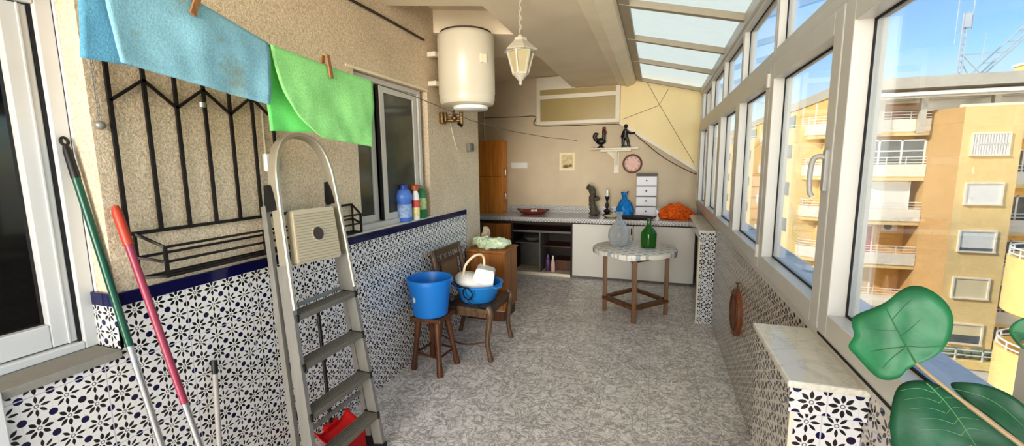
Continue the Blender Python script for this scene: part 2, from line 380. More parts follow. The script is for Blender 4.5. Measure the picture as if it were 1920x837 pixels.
# ------------------------------------------------------------------ mesh builder
class MB:
    def __init__(s): s.bm = bmesh.new()
    def box(s, x0, x1, y0, y1, z0, z1, bev=0.0):
        bm = s.bm
        v = [bm.verts.new((x, y, z)) for x in (x0, x1) for y in (y0, y1) for z in (z0, z1)]
        fs = [(0, 1, 3, 2), (4, 6, 7, 5), (0, 4, 5, 1), (2, 3, 7, 6), (0, 2, 6, 4), (1, 5, 7, 3)]
        f = [bm.faces.new([v[i] for i in q]) for q in fs]
        if bev > 0:
            e = list({e for q in f for e in q.edges})
            bmesh.ops.bevel(bm, geom=e, offset=bev, segments=2, affect='EDGES', profile=0.5)
        return s
    def hexa(s, p):
        """eight corners: bottom ring of four, top ring of four"""
        v = [s.bm.verts.new(q) for q in p]
        for q in ((3, 2, 1, 0), (4, 5, 6, 7), (0, 1, 5, 4), (1, 2, 6, 5), (2, 3, 7, 6), (3, 0, 4, 7)):
            s.bm.faces.new([v[i] for i in q])
        return s
    def prism(s, pts, z0, z1):
        n = len(pts)
        a = [s.bm.verts.new((x, y, z0)) for x, y in pts]; b = [s.bm.verts.new((x, y, z1)) for x, y in pts]
        s.bm.faces.new(a[::-1]); s.bm.faces.new(b)
        for i in range(n):
            j = (i + 1) % n; s.bm.faces.new((a[i], a[j], b[j], b[i]))
        return s
    def prism_ax(s, pts, d0, d1, axis):
        """prism along X (pts are (y,z)) or Y (pts are (x,z))"""
        mk = (lambda q, d: (d, q[0], q[1])) if axis == 'X' else (lambda q, d: (q[0], d, q[1]))
        a = [s.bm.verts.new(mk(q, d0)) for q in pts]; b = [s.bm.verts.new(mk(q, d1)) for q in pts]
        s.bm.faces.new(a[::-1]); s.bm.faces.new(b)
        n = len(pts)
        for i in range(n):
            j = (i + 1) % n; s.bm.faces.new((a[i], a[j], b[j], b[i]))
        return s
    def bar(s, p, q, w, h=None, up=(0, 0, 1)):
        """rectangular bar from p to q; w along side, h along up"""
        h = h or w
        p, q = V(p), V(q); d = (q - p).normalized(); u = V(up)
        if abs(d.dot(u)) > 0.99: u = V((1, 0, 0))
        sd = d.cross(u).normalized(); u = sd.cross(d).normalized()
        c = []
        for e in (p, q):
            c += [e - sd * w / 2 - u * h / 2, e + sd * w / 2 - u * h / 2, e + sd * w / 2 + u * h / 2, e - sd * w / 2 + u * h / 2]
        return s.hexa(c)
    def tube(s, pts, r, seg=10, caps=True, closed=False):
        pts = [V(p) for p in pts]
        n = len(pts)
        rr = r if isinstance(r, (list, tuple)) else [r] * n
        rings = []; ref = None
        for i in range(n):
            if closed: t = pts[(i + 1) % n] - pts[i - 1]
            else: t = pts[min(i + 1, n - 1)] - pts[max(i - 1, 0)]
            t.normalize()
            if ref is None:
                ref = V((0, 0, 1)) if abs(t.z) < 0.9 else V((1, 0, 0))
            a = (ref - t * ref.dot(t))
            if a.length < 1e-5: a = t.orthogonal()
            a.normalize(); ref = a; b = t.cross(a)
            rings.append([s.bm.verts.new(pts[i] + (a * math.cos(2 * PI * k / seg) + b * math.sin(2 * PI * k / seg)) * rr[i]) for k in range(seg)])
        m = n if closed else n - 1
        for i in range(m):
            A, B = rings[i], rings[(i + 1) % n]
            for k in range(seg):
                l = (k + 1) % seg
                s.bm.faces.new((A[k], A[l], B[l], B[k]))
        if caps and not closed:
            s.bm.faces.new(rings[0][::-1]); s.bm.faces.new(rings[-1])
        return s
    def lathe(s, prof, c=(0, 0, 0), seg=32, sy=1.0, cap0=True, cap1=True):
        c = V(c); rings = []
        for r, z in prof:
            rings.append([s.bm.verts.new((c.x + r * math.cos(2 * PI * k / seg), c.y + r * sy * math.sin(2 * PI * k / seg), c.z + z)) for k in range(seg)])
        for A, B in zip(rings, rings[1:]):
            for k in range(seg):
                l = (k + 1) % seg; s.bm.faces.new((A[k], A[l], B[l], B[k]))
        if cap0: s.bm.faces.new(rings[0][::-1])
        if cap1: s.bm.faces.new(rings[-1])
        return s
    def ball(s, c, r, sub=3, sc_=(1, 1, 1), rot=None):
        res = bmesh.ops.create_icosphere(s.bm, subdivisions=sub, radius=1.0)
        mt = Matrix.Translation(V(c)) @ (rot or Matrix.Identity(4)) @ Matrix.Diagonal((r * sc_[0], r * sc_[1], r * sc_[2], 1))
        bmesh.ops.transform(s.bm, matrix=mt, verts=res['verts'])
        return s
    def sheet(s, fn, nu, nv):
        g = [[s.bm.verts.new(fn(i / nu, j / nv)) for j in range(nv + 1)] for i in range(nu + 1)]
        for i in range(nu):
            for j in range(nv):
                s.bm.faces.new((g[i][j], g[i + 1][j], g[i + 1][j + 1], g[i][j + 1]))
        return s
    def crumple(s, amp, freq, seed=0.0, zmin=None):
        for v in s.bm.verts:
            o = V((seed, seed * 1.7, seed * 0.6))
            d = mnoise.noise_vector(v.co * freq + o) + 0.5 * mnoise.noise_vector(v.co * freq * 2.3 + o)
            v.co += d * amp
            if zmin is not None and v.co.z < zmin: v.co.z = zmin
        return s
    def build(s, name, mat, parent=None, smooth=False, solid=0.0):
        bm = s.bm
        bmesh.ops.recalc_face_normals(bm, faces=bm.faces)
        if parent is not None:
            w = chain(parent).inverted()
            bmesh.ops.transform(bm, matrix=w, verts=bm.verts)
        me = bpy.data.meshes.new(name); bm.to_mesh(me); bm.free()
        me.materials.append(mat)
        if smooth:
            for p in me.polygons: p.use_smooth = True
            try: me.set_sharp_from_angle(angle=math.radians(42))
            except Exception: pass
        o = bpy.data.objects.new(name, me); col.objects.link(o)
        if parent is not None: o.parent = parent
        if solid:
            md = o.modifiers.new('thick', 'SOLIDIFY'); md.thickness = solid; md.offset = 0
        return o

def chain(o):
    m = o.matrix_basis.copy()
    while o.parent is not None:
        o = o.parent; m = o.matrix_basis @ m
    return m

def tag(o, label, cat, group=None):
    o['label'] = label; o['category'] = cat
    if group: o['group'] = group
    return o
def thing(name, label, cat, loc=(0, 0, 0), group=None, rz=0.0):
    o = bpy.data.objects.new(name, None); col.objects.link(o)
    o.empty_display_size = 0.1
    o.location = loc; o.rotation_euler = (0, 0, rz)
    return tag(o, label, cat, group)
def struct(o):
    o['kind'] = 'structure'; return o
def sthing(name, loc=(0, 0, 0)):
    o = bpy.data.objects.new(name, None); col.objects.link(o); o.location = loc
    o['kind'] = 'structure'; return o
def dup(root, loc, label=None, group=None):
    r = root.copy(); col.objects.link(r); r.location = loc
    if label: r['label'] = label
    if group: r['group'] = group
    for ch in list(root.children):
        c = ch.copy(); col.objects.link(c); c.parent = r
        for g in list(ch.children):
            d = g.copy(); col.objects.link(d); d.parent = c
    return r
def arc(c, r, a0, a1, n, ax):
    """arc in a plane; ax: two unit vectors"""
    u, v = V(ax[0]), V(ax[1]); c = V(c)
    return [c + u * r * math.cos(a0 + (a1 - a0) * i / n) + v * r * math.sin(a0 + (a1 - a0) * i / n) for i in range(n + 1)]
def smooth_path(pts, n=6):
    P = [V(p) for p in pts]; out = []
    for i in range(len(P) - 1):
        a, b, c, d = P[max(i - 1, 0)], P[i], P[i + 1], P[min(i + 2, len(P) - 1)]
        for k in range(n):
            t = k / n
            out.append(0.5 * ((2 * b) + (c - a) * t + (2 * a - 5 * b + 4 * c - d) * t * t + (3 * b - a - 3 * c + d) * t ** 3))
    out.append(P[-1]); return out

XL, XR, YB, ZC = -1.88, 0.577, 6.6, 2.77
Y0 = -1.3      # behind the camera

# ------------------------------------------------------------------ room shell
struct(MB().box(-3.75, 0.75, Y0, YB + 0.15, -0.15, 0.0).build('floor', M['floor']))
w = MB()
w.box(-2.12, XL, Y0, -0.45, 0, 2.97)                       # left wall pieces round the openings
w.box(-2.12, XL, -0.45, 0.965, 0, 0.925); w.box(-2.12, XL, -0.45, 0.965, 2.24, 2.97)
w.box(-2.12, XL, 0.965, 2.37, 0, 2.97)
w.box(-2.12, XL, 2.37, 3.31, 0, 1.14); w.box(-2.12, XL, 2.37, 3.31, 2.25, 2.97)
w.box(-2.12, XL, 3.31, 4.40, 0, 2.97)
struct(w.build('wall_left', M['wallL']))
w = MB(); w.box(-3.75, -2.12, 4.28, 4.40, 0, 2.97); w.box(-3.75, -3.6, 4.40, YB, 0, 2.97)
struct(w.build('wall_recess', M['wallB']))
struct(MB().box(-3.75, 0.75, YB, YB + 0.15, 0, 3.15).build('wall_back', M['wallB']))
struct(MB().box(XR, 0.70, Y0, YB, 0, 1.03).build('wall_right', M['tileR']))
# unseen block added over the room to hold back the sun
w = MB(); w.box(-3.75, -2.3, Y0, 9.0, 2.98, 3.3)
struct(w.build('added_sun_block', M['whiteR']))

# glazed dado and blue border
t = MB(); t.box(XL, XL + 0.008, Y0, -0.45, 0, 1.115); t.box(XL, XL + 0.008, -0.45, 0.955, 0, 0.925)
t.box(XL, XL + 0.008, 0.955, 4.02, 0, 1.115)
struct(t.build('trim_1', M['tileL']))
struct(MB().box(-2.0, XL + 0.008, 0.953, 0.965, 0.955, 1.115).build('trim_2', M['tileF']))
t = MB(); t.box(XL, XL + 0.014, 0.949, 4.02, 1.115, 1.165, 0.003); t.box(-2.0, XL + 0.014, 0.949, 0.965, 1.115, 1.165, 0.003)
struct(t.build('trim_3', M['bluetile']))
struct(MB().box(-2.06, XL + 0.022, -0.45, 0.951, 0.925, 0.955, 0.004).build('trim_4', M['sill']))
struct(MB().box(-2.05, XL + 0.006, 2.30, 3.40, 1.165, 1.178, 0.003).build('trim_5', M['marble']))
# white board below the sill at the left of the frame
struct(MB().box(XL + 0.008, XL + 0.032, 0.40, 0.637, 0.0, 0.955, 0.003).build('trim_6', M['aluL']))

# ceiling: low slab with two holes along the left wall
zt = 2.96
c = MB()
c.prism([(-3.75, Y0), (-0.565, Y0), (-0.565, 3.03), (-1.24, 3.03), (-1.87, 2.79), (-3.75, 2.05)], ZC, zt)
c.prism([(-1.24, 3.03), (-0.565, 3.03), (-0.565, YB), (-1.24, YB)], ZC, zt)
c.prism([(-3.75, 2.72), (-1.88, 3.46), (-1.24, 3.75), (-1.24, 4.58), (-1.88, 4.4), (-3.75, 3.9)], ZC, zt)
struct(c.build('ceiling', M['ceil']))
struct(MB().box(-3.75, -0.565, Y0, YB + 0.15, zt, zt + 0.02).build('ceiling_upper', M['ceil']))
c = MB()
c.prism_ax([(-0.565, ZC - 0.012), (-0.45, ZC - 0.03), (-0.45, 2.92), (-0.565, zt)], Y0, YB, 'Y')
c.prism_ax([(-0.45, ZC - 0.045), (-0.335, ZC - 0.005), (-0.32, ZC + 0.03), (-0.32, 2.855), (-0.45, 2.92)], Y0, YB, 'Y')
struct(c.build('trim_7', M['cornice']))

# sloping translucent roof
def rz_(x): return 2.855 - 0.245 * (x + 0.3)
roof = sthing('skylight')
def slab_x(mb, x0, x1, y0, y1, dz0, dz1):
    mb.hexa([(x0, y0, rz_(x0) + dz0), (x1, y0, rz_(x1) + dz0), (x1, y1, rz_(x1) + dz0), (x0, y1, rz_(x0) + dz0),
             (x0, y0, rz_(x0) + dz1), (x1, y0, rz_(x1) + dz1), (x1, y1, rz_(x1) + dz1), (x0, y1, rz_(x0) + dz1)])
ry = [-2.13, -1.19, -0.25, 0.69, 1.62, 2.55, 3.485, 4.42, 5.36, 6.56]
for y0, y1 in zip([Y0] + ry, ry):
    m = MB(); m.sheet(lambda u, v: (-0.32 + 1.02 * u, y0 + (y1 - y0) * v, rz_(-0.32 + 1.02 * u) + 0.004), 4, 4)
    m.build('roof_panel', M['roofpanel'], roof)
for y in ry:
    m = MB(); slab_x(m, -0.31, 0.60, y - 0.026, y + 0.026, -0.05, -0.001)
    m.build('rafter', M['rafter'], roof)
m = MB(); slab_x(m, -0.32, -0.235, Y0, YB, -0.045, -0.0015); m.build('ridge_frame', M['rafter'], roof)
m = MB(); slab_x(m, 0.545, 0.64, Y0, YB, -0.085, -0.002); m.build('eave_frame', M['alu'], roof)

# right-hand glazing: a row of hinged sashes with fixed lights above
posts = [-2.06, -1.125, -0.19, 0.735, 1.67, 2.60, 3.535, 4.465, 5.40, 6.33]
def sash(i, y0, y1, z0, z1, st, name, parent, xin=0.545, xg=0.60):
    f = MB()
    f.box(xin, xg + 0.03, y0 + 0.002, y0 + st, z0, z1, 0.004)
    f.box(xin, xg + 0.03, y1 - st, y1 - 0.002, z0, z1, 0.004)
    f.box(xin, xg + 0.03, y0 + st - 0.001, y1 - st + 0.001, z0, z0 + st, 0.004)
    f.box(xin, xg + 0.03, y0 + st - 0.001, y1 - st + 0.001, z1 - st, z1, 0.004)
    fr = f.build(name, M['alu'], parent)
    g = MB()
    a = 0.007
    g.box(xg - 0.006, xg - 0.001, y0 + st, y0 + st + a, z0 + st, z1 - st); g.box(xg - 0.006, xg - 0.001, y1 - st - a, y1 - st, z0 + st, z1 - st)
    g.box(xg - 0.006, xg - 0.001, y0 + st, y1 - st, z0 + st, z0 + st + a); g.box(xg - 0.006, xg - 0.001, y0 + st, y1 - st, z1 - st - a, z1 - st)
    g.build('gasket', M['gasket'], fr)
    MB().box(xg, xg + 0.004, y0 + st - 0.003, y1 - st + 0.003, z0 + st - 0.003, z1 - st + 0.003).build('pane', M['glass'], fr)
    return fr
for i, (y0, y1) in enumerate(zip(posts, posts[1:] + [6.59])):
    wn = sthing('window_%d' % (i + 1))
    st = 0.078 if y1 - y0 > 0.5 else 0.05
    sash(i, y0 + 0.002, y1 - 0.002, 1.045, 2.115, st, 'sash', wn)
    sash(i, y0 + 0.002, y1 - 0.002, 2.165, 2.56, 0.032, 'fanlight', wn, 0.56, 0.60)
    if i == 4:   # handle on the sash stile nearest the camera
        h = MB(); h.box(0.533, 0.546, y0 + 0.022, y0 + 0.05, 1.52, 1.66, 0.004)
        hb = h.build('handle_plate', M['greyh'], wn)
        pth = smooth_path([(0.535, y0 + 0.036, 1.635), (0.52, y0 + 0.038, 1.638), (0.507, y0 + 0.046, 1.628), (0.502, y0 + 0.05, 1.59), (0.502, y0 + 0.05, 1.545), (0.505, y0 + 0.049, 1.515), (0.512, y0 + 0.047, 1.502)], 5)
        MB().tube(pth, 0.0085, 10).build('handle', M['greyh'], hb, True)
    if i == 5:
        for z in (1.14, 2.04):
            MB().tube([(0.54, y0, z - 0.035), (0.54, y0, z + 0.035)], 0.011, 10).build('hinge', M['alu'], wn, True)
fr = MB()
fr.box(0.55, 0.66, Y0, YB, 1.03, 1.0445, 0.002); fr.box(0.552, 0.65, Y0, YB, 2.116, 2.164, 0.004)
fr.box(0.552, 0.64, Y0, YB, 2.561, 2.575, 0.002)
struct(fr.build('trim_8', M['alu']))
struct(MB().box(0.575, 0.64, 0.77, 0.895, 1.045, 2.115, 0.004).build('trim_16', M['alu']))
struct(MB().box(0.66, 0.86, Y0, YB + 0.15, 0.985, 1.03, 0.004).build('trim_9', M['aluL']))
struct(MB().box(0.562, XR, Y0, YB, 1.0, 1.03).build('trim_10', M['alu']))
struct(MB().box(0.5475, 0.55, Y0, 1.67, 1.030, 1.0375).build('trim_17', M['gasket']))

# back wall: cream panel, slanting white strip, high window
struct(MB().prism_ax([(-0.53, 2.235), (0.575, 1.52), (0.575, 2.64), (-0.30, 2.86), (-0.53, 2.86)], YB - 0.02, YB, 'Y').build('trim_11', M['cream']))
t = MB(); t.prism_ax([(-0.54, 2.20), (0.575, 1.475), (0.575, 1.525), (-0.54, 2.25)], YB - 0.035, YB, 'Y')
struct(t.build('trim_12', M['plaster']))
tw = sthing('window_11')
f = MB()
f.box(-1.80, -1.745, YB - 0.05, YB, 2.235, 2.76); f.box(-0.60, -0.54, YB - 0.05, YB, 2.235, 2.76)
f.box(-1.745, -0.60, YB - 0.05, YB, 2.235, 2.285); f.box(-1.745, -0.60, YB - 0.05, YB, 2.62, 2.68); f.box(-1.80, -1.2, YB - 0.05, YB, 2.76, 2.95)
f.build('frame', M['plaster'], tw)
MB().box(-1.745, -0.60, YB - 0.02, YB - 0.005, 2.285, 2.62).build('pane', M['olive'], tw)
MB().box(-1.745, -0.60, YB - 0.02, YB - 0.005, 2.68, 2.76).build('pane', M['olive'], tw)

# left: white window / door leaf set back above the stone sill
dw = sthing('window_12')
f = MB(); X0 = -2.05
f.box(X0 - 0.03, X0 + 0.05, 0.915, 0.962, 0.956, 2.235, 0.004)
f.box(X0 - 0.03, X0 + 0.05, -0.44, 0.915, 0.956, 0.985, 0.004); f.box(X0 - 0.03, X0 + 0.05, -0.44, 0.915, 2.175, 2.235, 0.004)
f.build('outer_frame', M['aluL'], dw)
f = MB(); f.box(X0 - 0.02, X0 + 0.03, 0.835, 0.905, 0.99, 2.17, 0.004); f.box(X0 - 0.02, X0 + 0.03, -0.44, 0.835, 0.99, 1.075, 0.004)
f.box(X0 - 0.02, X0 + 0.03, -0.44, 0.835, 2.085, 2.17, 0.004); f.box(X0 - 0.02, X0 + 0.036, 0.878, 0.882, 0.99, 2.17)
sh_ = f.build('sash', M['aluL'], dw)
MB().box(X0 - 0.004, X0 + 0.002, -0.44, 0.838, 1.072, 2.088).build('pane', M['darkglass'], sh_)
MB().box(X0 + 0.03, X0 + 0.034, 0.905, 0.915, 0.985, 2.175).build('gasket', M['gasket'], dw)
struct(MB().box(-2.0, -1.985, 0.963, 0.966, 0.955, 2.24).build('trim_13', M['aluL']))
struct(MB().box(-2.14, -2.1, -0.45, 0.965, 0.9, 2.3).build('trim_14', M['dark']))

# left: aluminium sliding window
sw = sthing('window_13')
f = MB(); X1 = -1.965
f.box(X1 - 0.05, X1 + 0.05, 2.375, 2.42, 1.178, 2.248, 0.003); f.box(X1 - 0.05, X1 + 0.05, 3.215, 3.255, 1.178, 2.248, 0.003)
f.box(X1 - 0.05, X1 + 0.05, 2.42, 3.215, 1.178, 1.215, 0.003); f.box(X1 - 0.05, X1 + 0.05, 2.42, 3.215, 2.21, 2.248, 0.003)
f.build('outer_frame', M['alu'], sw)
def slide(x, y0, y1, pm):
    f = MB(); st = 0.05
    f.box(x, x + 0.025, y0, y0 + st, 1.216, 2.209, 0.002); f.box(x, x + 0.025, y1 - st, y1, 1.216, 2.209, 0.002)
    f.box(x, x + 0.025, y0 + st, y1 - st, 1.216, 1.266, 0.002); f.box(x, x + 0.025, y0 + st, y1 - st, 2.159, 2.209, 0.002)
    s_ = f.build('sash', M['alu'], sw)
    MB().box(x + 0.01, x + 0.014, y0 + st, y1 - st, 1.266, 2.159).build('pane', pm, s_)
slide(X1 + 0.012, 2.705, 3.205, M['greyglass'])
slide(X1 - 0.03, 2.425, 2.69, M['greyglass'])
MB().box(X1 + 0.012, X1 + 0.03, 2.688, 2.702, 1.216, 2.209).build('gasket', M['gasket'], sw)
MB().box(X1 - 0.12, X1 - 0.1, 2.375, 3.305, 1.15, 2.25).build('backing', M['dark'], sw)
struct(MB().box(-2.08, XL + 0.003, 2.30, 3.33, 2.252, 2.268).build('trim_15', M['cornice']))

# ------------------------------------------------------------------ counter along the back wall
CT = 0.865
ct = thing('kitchen_counter', 'long tiled worktop along the back wall above white cupboard doors', 'counter', (-1.0, 6.2, 0))
MB().box(-3.58, 0.57, 5.87, 6.595, CT - 0.06, CT).build('worktop', M['tileT'], ct)
MB().box(-3.58, 0.57, 5.86, 5.87, CT - 0.058, CT + 0.001).build('edge_tiles', M['tileE'], ct)
MB().box(-3.58, 0.575, 6.585, 6.599, CT, CT + 0.105).build('splash_tiles', M['tileE'], ct)
MB().box(-3.0, 0.50, 5.93, 5.96, CT - 0.105, CT - 0.062).build('shadow_strip', M['dark'], ct)  # dark strip standing in for the shade under the worktop overhang
# open shelf unit
su = thing('shelf_unit', 'dark open shelf unit under the counter between wood panel and white door', 'shelf', (-1.56, 6.2, 0))
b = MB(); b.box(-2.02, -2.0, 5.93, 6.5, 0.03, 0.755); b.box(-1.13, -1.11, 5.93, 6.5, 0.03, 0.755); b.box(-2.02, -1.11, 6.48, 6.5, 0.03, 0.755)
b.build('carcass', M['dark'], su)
MB().box(-2.0, -1.13, 5.9, 6.48, 0.0, 0.045, 0.003).build('plinth', M['plaster'], su)
MB().box(-2.0, -1.13, 5.93, 6.48, 0.64, 0.66).build('shelf', M['woodD'], su)
MB().box(-2.0, -1.60, 6.02, 6.48, 0.45, 0.465).build('shelf', M['shelfg'], su)
MB().box(-1.58, -1.13, 6.08, 6.48, 0.40, 0.415).build('shelf', M['woodD'], su)
MB().box(-1.595, -1.575, 5.915, 6.48, 0.045, 0.645).build('divider', M['shelfg'], su)
MB().box(-2.0, -1.13, 5.925, 5.94, 0.635, 0.665).build('edge_strip', M['shelfg'], su)
MB().box(-2.0, -1.6, 6.30, 6.32, 0.05, 0.45).build('back_panel', M['shelfg'], su)
MB().box(-1.40, -1.14, 6.1, 6.4, 0.05, 0.20).build('drawer', M['woodD'], su)
# wood cupboard at left below the counter
wd = thing('cupboard', 'honey brown wooden cupboard under the left end of the counter', 'cabinet', (-2.25, 6.2, 0))
MB().box(-2.46, -2.03, 5.92, 6.5, 0.02, 0.755).build('carcass', M['cab'], wd)
MB().box(-2.46, -2.035, 5.895, 5.918, 0.04, 0.75, 0.004).build('door', M['cab'], wd)
# white cupboard with doors
wc = thing('cupboard', 'long white cupboard with flat doors below the counter, behind the round table', 'cabinet', (-0.3, 6.2, 0))
MB().box(-1.105, 0.43, 5.94, 6.5, 0.03, 0.755).build('carcass', M['doorw'], wc)
MB().box(-1.105, 0.47, 5.94, 5.98, 0.0, 0.03).build('plinth', M['shelfg'], wc)
for i, (a, b_) in enumerate(((-1.10, -0.275), (-0.265, 0.505))):
    x_ = MB().box(a, b_, 5.90, 5.925, 0.035, 0.785, 0.004)
    d = x_.build('door', M['doorw'], wc)
    MB().box(-0.30 + 0.06 * i * 0.5, -0.285 + 0.06 * i * 0.5, 5.885, 5.90, (0.64, 0.24)[i] + 0.02, (0.75, 0.34)[i], 0.003).build('handle', M['gasket'], d)
# things inside the shelf
def small_bottle(name, loc, label, prof, mb, mc, zc, rc, hc):
    t = thing(name, label, 'bottle', loc)
    MB().lathe(prof, loc, 20).build('body', mb, t, True)
    MB().lathe([(rc, zc), (rc, zc + hc * 0.8), (rc * 0.7, zc + hc)], loc, 16).build('cap', mc, t, True)
    return t
small_bottle('bottle', (-1.49, 6.03, 0.046), 'purple bottle standing low in the dark open shelf under the counter', [(0.028, 0), (0.036, 0.01), (0.036, 0.17), (0.018, 0.2)], plain('purple plastic', (98, 66, 108), 0.4), plain('violet cap', (130, 92, 140), 0.4), 0.2, 0.018, 0.05)
small_bottle('bottle', (-1.405, 6.0, 0.046), 'whitish pink bottle standing low in the dark open shelf under the counter', [(0.028, 0), (0.036, 0.01), (0.034, 0.13), (0.014, 0.2)], plain('pink white plastic', (214, 180, 172), 0.4), M['whitep'], 0.2, 0.013, 0.04)
tag(MB().lathe([(0.05, 0), (0.12, 0.03), (0.14, 0.07), (0.135, 0.07), (0.05, 0.01)], (-1.76, 6.15, 0.466), 24).build('bowl', M['shelfg'], None, True), 'grey bowl on the middle left shelf inside the open unit under the counter', 'bowl')

# tall varnished cupboard standing on the counter
oc = thing('wall_cupboard', 'tall orange varnished wooden cupboard standing on the left end of the counter', 'cabinet', (-2.5, 6.42, CT))
MB().box(-2.70, -2.315, 6.325, 6.58, CT + 0.002, 2.0).build('carcass', M['oak'], oc)
d = MB().box(-2.70, -2.30, 6.295, 6.322, CT + 0.002, 1.44, 0.003); d.build('door', M['oak'], oc)
d = MB().box(-2.70, -2.30, 6.295, 6.322, 1.446, 2.005, 0.003); d.build('door', M['oak'], oc)
for z in (1.50, 1.12):
    MB().tube(smooth_path([(-2.31, 6.40, z - 0.05), (-2.275, 6.40, z - 0.05), (-2.275, 6.40, z + 0.05), (-2.31, 6.40, z + 0.05)], 4), 0.007, 8).build('handle', M['chrome'], oc, True)

# honey cabinet in front of it, with a bag of green plastic on top
cb = thing('cabinet', 'low honey brown wooden cabinet behind the chair, green plastic film on top', 'cabinet', (-1.65, 4.1, 0))
MB().box(-1.855, -1.43, 3.96, 4.36, 0.12, 0.73).build('carcass', M['cab'], cb)
MB().box(-1.865, -1.415, 3.945, 4.37, 0.73, 0.752, 0.004).build('top', M['cab'], cb)
MB().box(-1.845, -1.45, 3.94, 3.958, 0.14, 0.72, 0.004).build('door', M['cab'], cb)
MB().box(-1.85, -1.45, 3.98, 4.34, 0.0, 0.118).build('plinth', M['woodD'], cb)
MB().box(-1.855, -1.43, 3.948, 3.962, 0.118, 0.13).build('strip', M['steelL'], cb)
g = MB(); g.ball((-1.63, 4.10, 0.80), 1, 5, (0.19, 0.11, 0.07)); g.crumple(0.045, 8, 3.1); g.crumple(0.012, 26, 1.1); g.crumple(0.006, 60, 4.1, 0.754)
tag(g.build('plastic_bag', M['greenbag'], None, True), 'crumpled pale green plastic film lying on the honey brown cabinet', 'bag')
g = MB(); g.ball((-1.78, 4.31, 0.84), 1, 3, (0.05, 0.04, 0.085)); g.crumple(0.04, 12, 8.1, 0.754)
tag(g.build('crumpled_paper', plain('brownish wrapping', (176, 158, 136), 0.8, var=0.3, scale=30), None, True), 'small crumpled brownish wrapping behind the green film against the left wall', 'wrapping')

# ------------------------------------------------------------------ things on the counter
ds = thing('serving_dish', 'round terracotta dish with dark ears and white garlic, left on the counter', 'dish', (-1.79, 6.28, CT))
MB().lathe([(0.13, 0.002), (0.19, 0.02), (0.225, 0.06), (0.215, 0.06), (0.18, 0.028), (0.0, 0.02)], (-1.79, 6.28, CT), 32, 1, True, False).build('bowl', M['terracotta'], ds, True)
for s in (-1, 1):
    MB().tube(arc((-1.79 + s * 0.215, 6.28, CT + 0.06), 0.035, -PI / 2, PI / 2, 8, ((s, 0, 0.4), (0, 1, 0))), 0.011, 8).build('ear', M['woodD'], ds, True)
for k, (dx, dy) in enumerate(((0, 0), (0.045, 0.02))):
    tag(MB().ball((-1.79 + dx, 6.26 + dy, CT + 0.05), 0.03, 2, (1, 1, 0.85)).build('garlic_bulb', M['whitep'], None, True), ('white bulb in the middle of the terracotta dish', 'white bulb right of the other one in the terracotta dish')[k], 'garlic', 'white bulbs in the dish')
# gnarled wooden ornament
s_ = MB()
s_.tube(smooth_path([(-0.86, 6.33, CT), (-0.875, 6.33, CT + 0.12), (-0.90, 6.33, CT + 0.24), (-0.88, 6.33, CT + 0.33), (-0.92, 6.33, CT + 0.42)], 5), [0.05] * 6 + [0.045] * 5 + [0.04] * 5 + [0.05] * 5, 12)
s_.tube(smooth_path([(-0.88, 6.33, CT + 0.2), (-0.82, 6.33, CT + 0.27), (-0.80, 6.33, CT + 0.22)], 5), 0.022, 8)
s_.ball((-0.86, 6.33, CT + 0.03), 1, 2, (0.09, 0.06, 0.03)); s_.ball((-0.93, 6.33, CT + 0.41), 1, 2, (0.04, 0.035, 0.05))
s_.crumple(0.018, 28, 2.0, CT)
tag(s_.build('driftwood_ornament', M['cork'], None, True), 'gnarled grey brown ornament standing on the counter left of the candlestick', 'ornament')
cs = thing('candlestick', 'dark turned candlestick with a white candle stub on the counter', 'candlestick', (-0.675, 6.36, CT))
MB().lathe([(0.062, 0), (0.062, 0.012), (0.025, 0.03), (0.05, 0.06), (0.05, 0.075), (0.014, 0.10), (0.028, 0.16), (0.012, 0.2), (0.02, 0.24), (0.034, 0.27), (0.034, 0.28), (0.012, 0.285)], (-0.675, 6.36, CT), 20).build('stem', M['figdark'], cs, True)
MB().lathe([(0.018, 0.285), (0.018, 0.38), (0.005, 0.385)], (-0.675, 6.36, CT), 14).build('candle', M['whitep'], cs, True)
bb = MB(); bb.lathe([(0.06, 0), (0.105, 0.01), (0.118, 0.08), (0.1, 0.16), (0.055, 0.22), (0.025, 0.26), (0.04, 0.30), (0.05, 0.34)], (-0.425, 6.4, CT), 40)
bmesh.ops.subdivide_edges(bb.bm, edges=bb.bm.edges[:], cuts=1); bb.crumple(0.03, 13, 5.0); bb.crumple(0.016, 36, 2.0, CT + 0.001)
tag(bb.build('plastic_bag', M['bluebag'], None, True), 'knotted bright blue plastic bag on the counter left of the drawer tower', 'bag')
dt = thing('drawer_tower', 'narrow white four drawer tower with dark top on the counter', 'drawers', (-0.13, 6.42, CT))
MB().box(-0.262, 0.012, 6.31, 6.56, CT + 0.002, CT + 0.585).build('case', M['drawer'], dt)
MB().box(-0.268, 0.018, 6.29, 6.565, CT + 0.585, CT + 0.612, 0.004).build('top', plain('dark grey lid', (72, 66, 62), 0.5), dt)
for k in range(4):
    z = CT + 0.012 + k * 0.145
    d = MB().box(-0.258, 0.008, 6.292, 6.309, z, z + 0.128, 0.004).build('drawer', M['drawer'], dt)
    MB().ball((-0.125, 6.285, z + 0.07), 0.011, 2).build('knob', M['figdark'], d, True)
    MB().box(-0.262, 0.012, 6.3, 6.31, z + 0.129, z + 0.142).build('gap', M['figdark'], dt)
ty = thing('tray', 'flat dark brown oval tray at the front of the counter before the drawer tower', 'tray', (-0.17, 6.03, CT))
MB().lathe([(0.18, 0.002), (0.215, 0.014), (0.225, 0.034), (0.215, 0.034), (0.2, 0.018), (0.0, 0.012)], (-0.22, 6.06, CT), 36, 0.6, True, False).build('tray_body', M['tray'], ty, True)
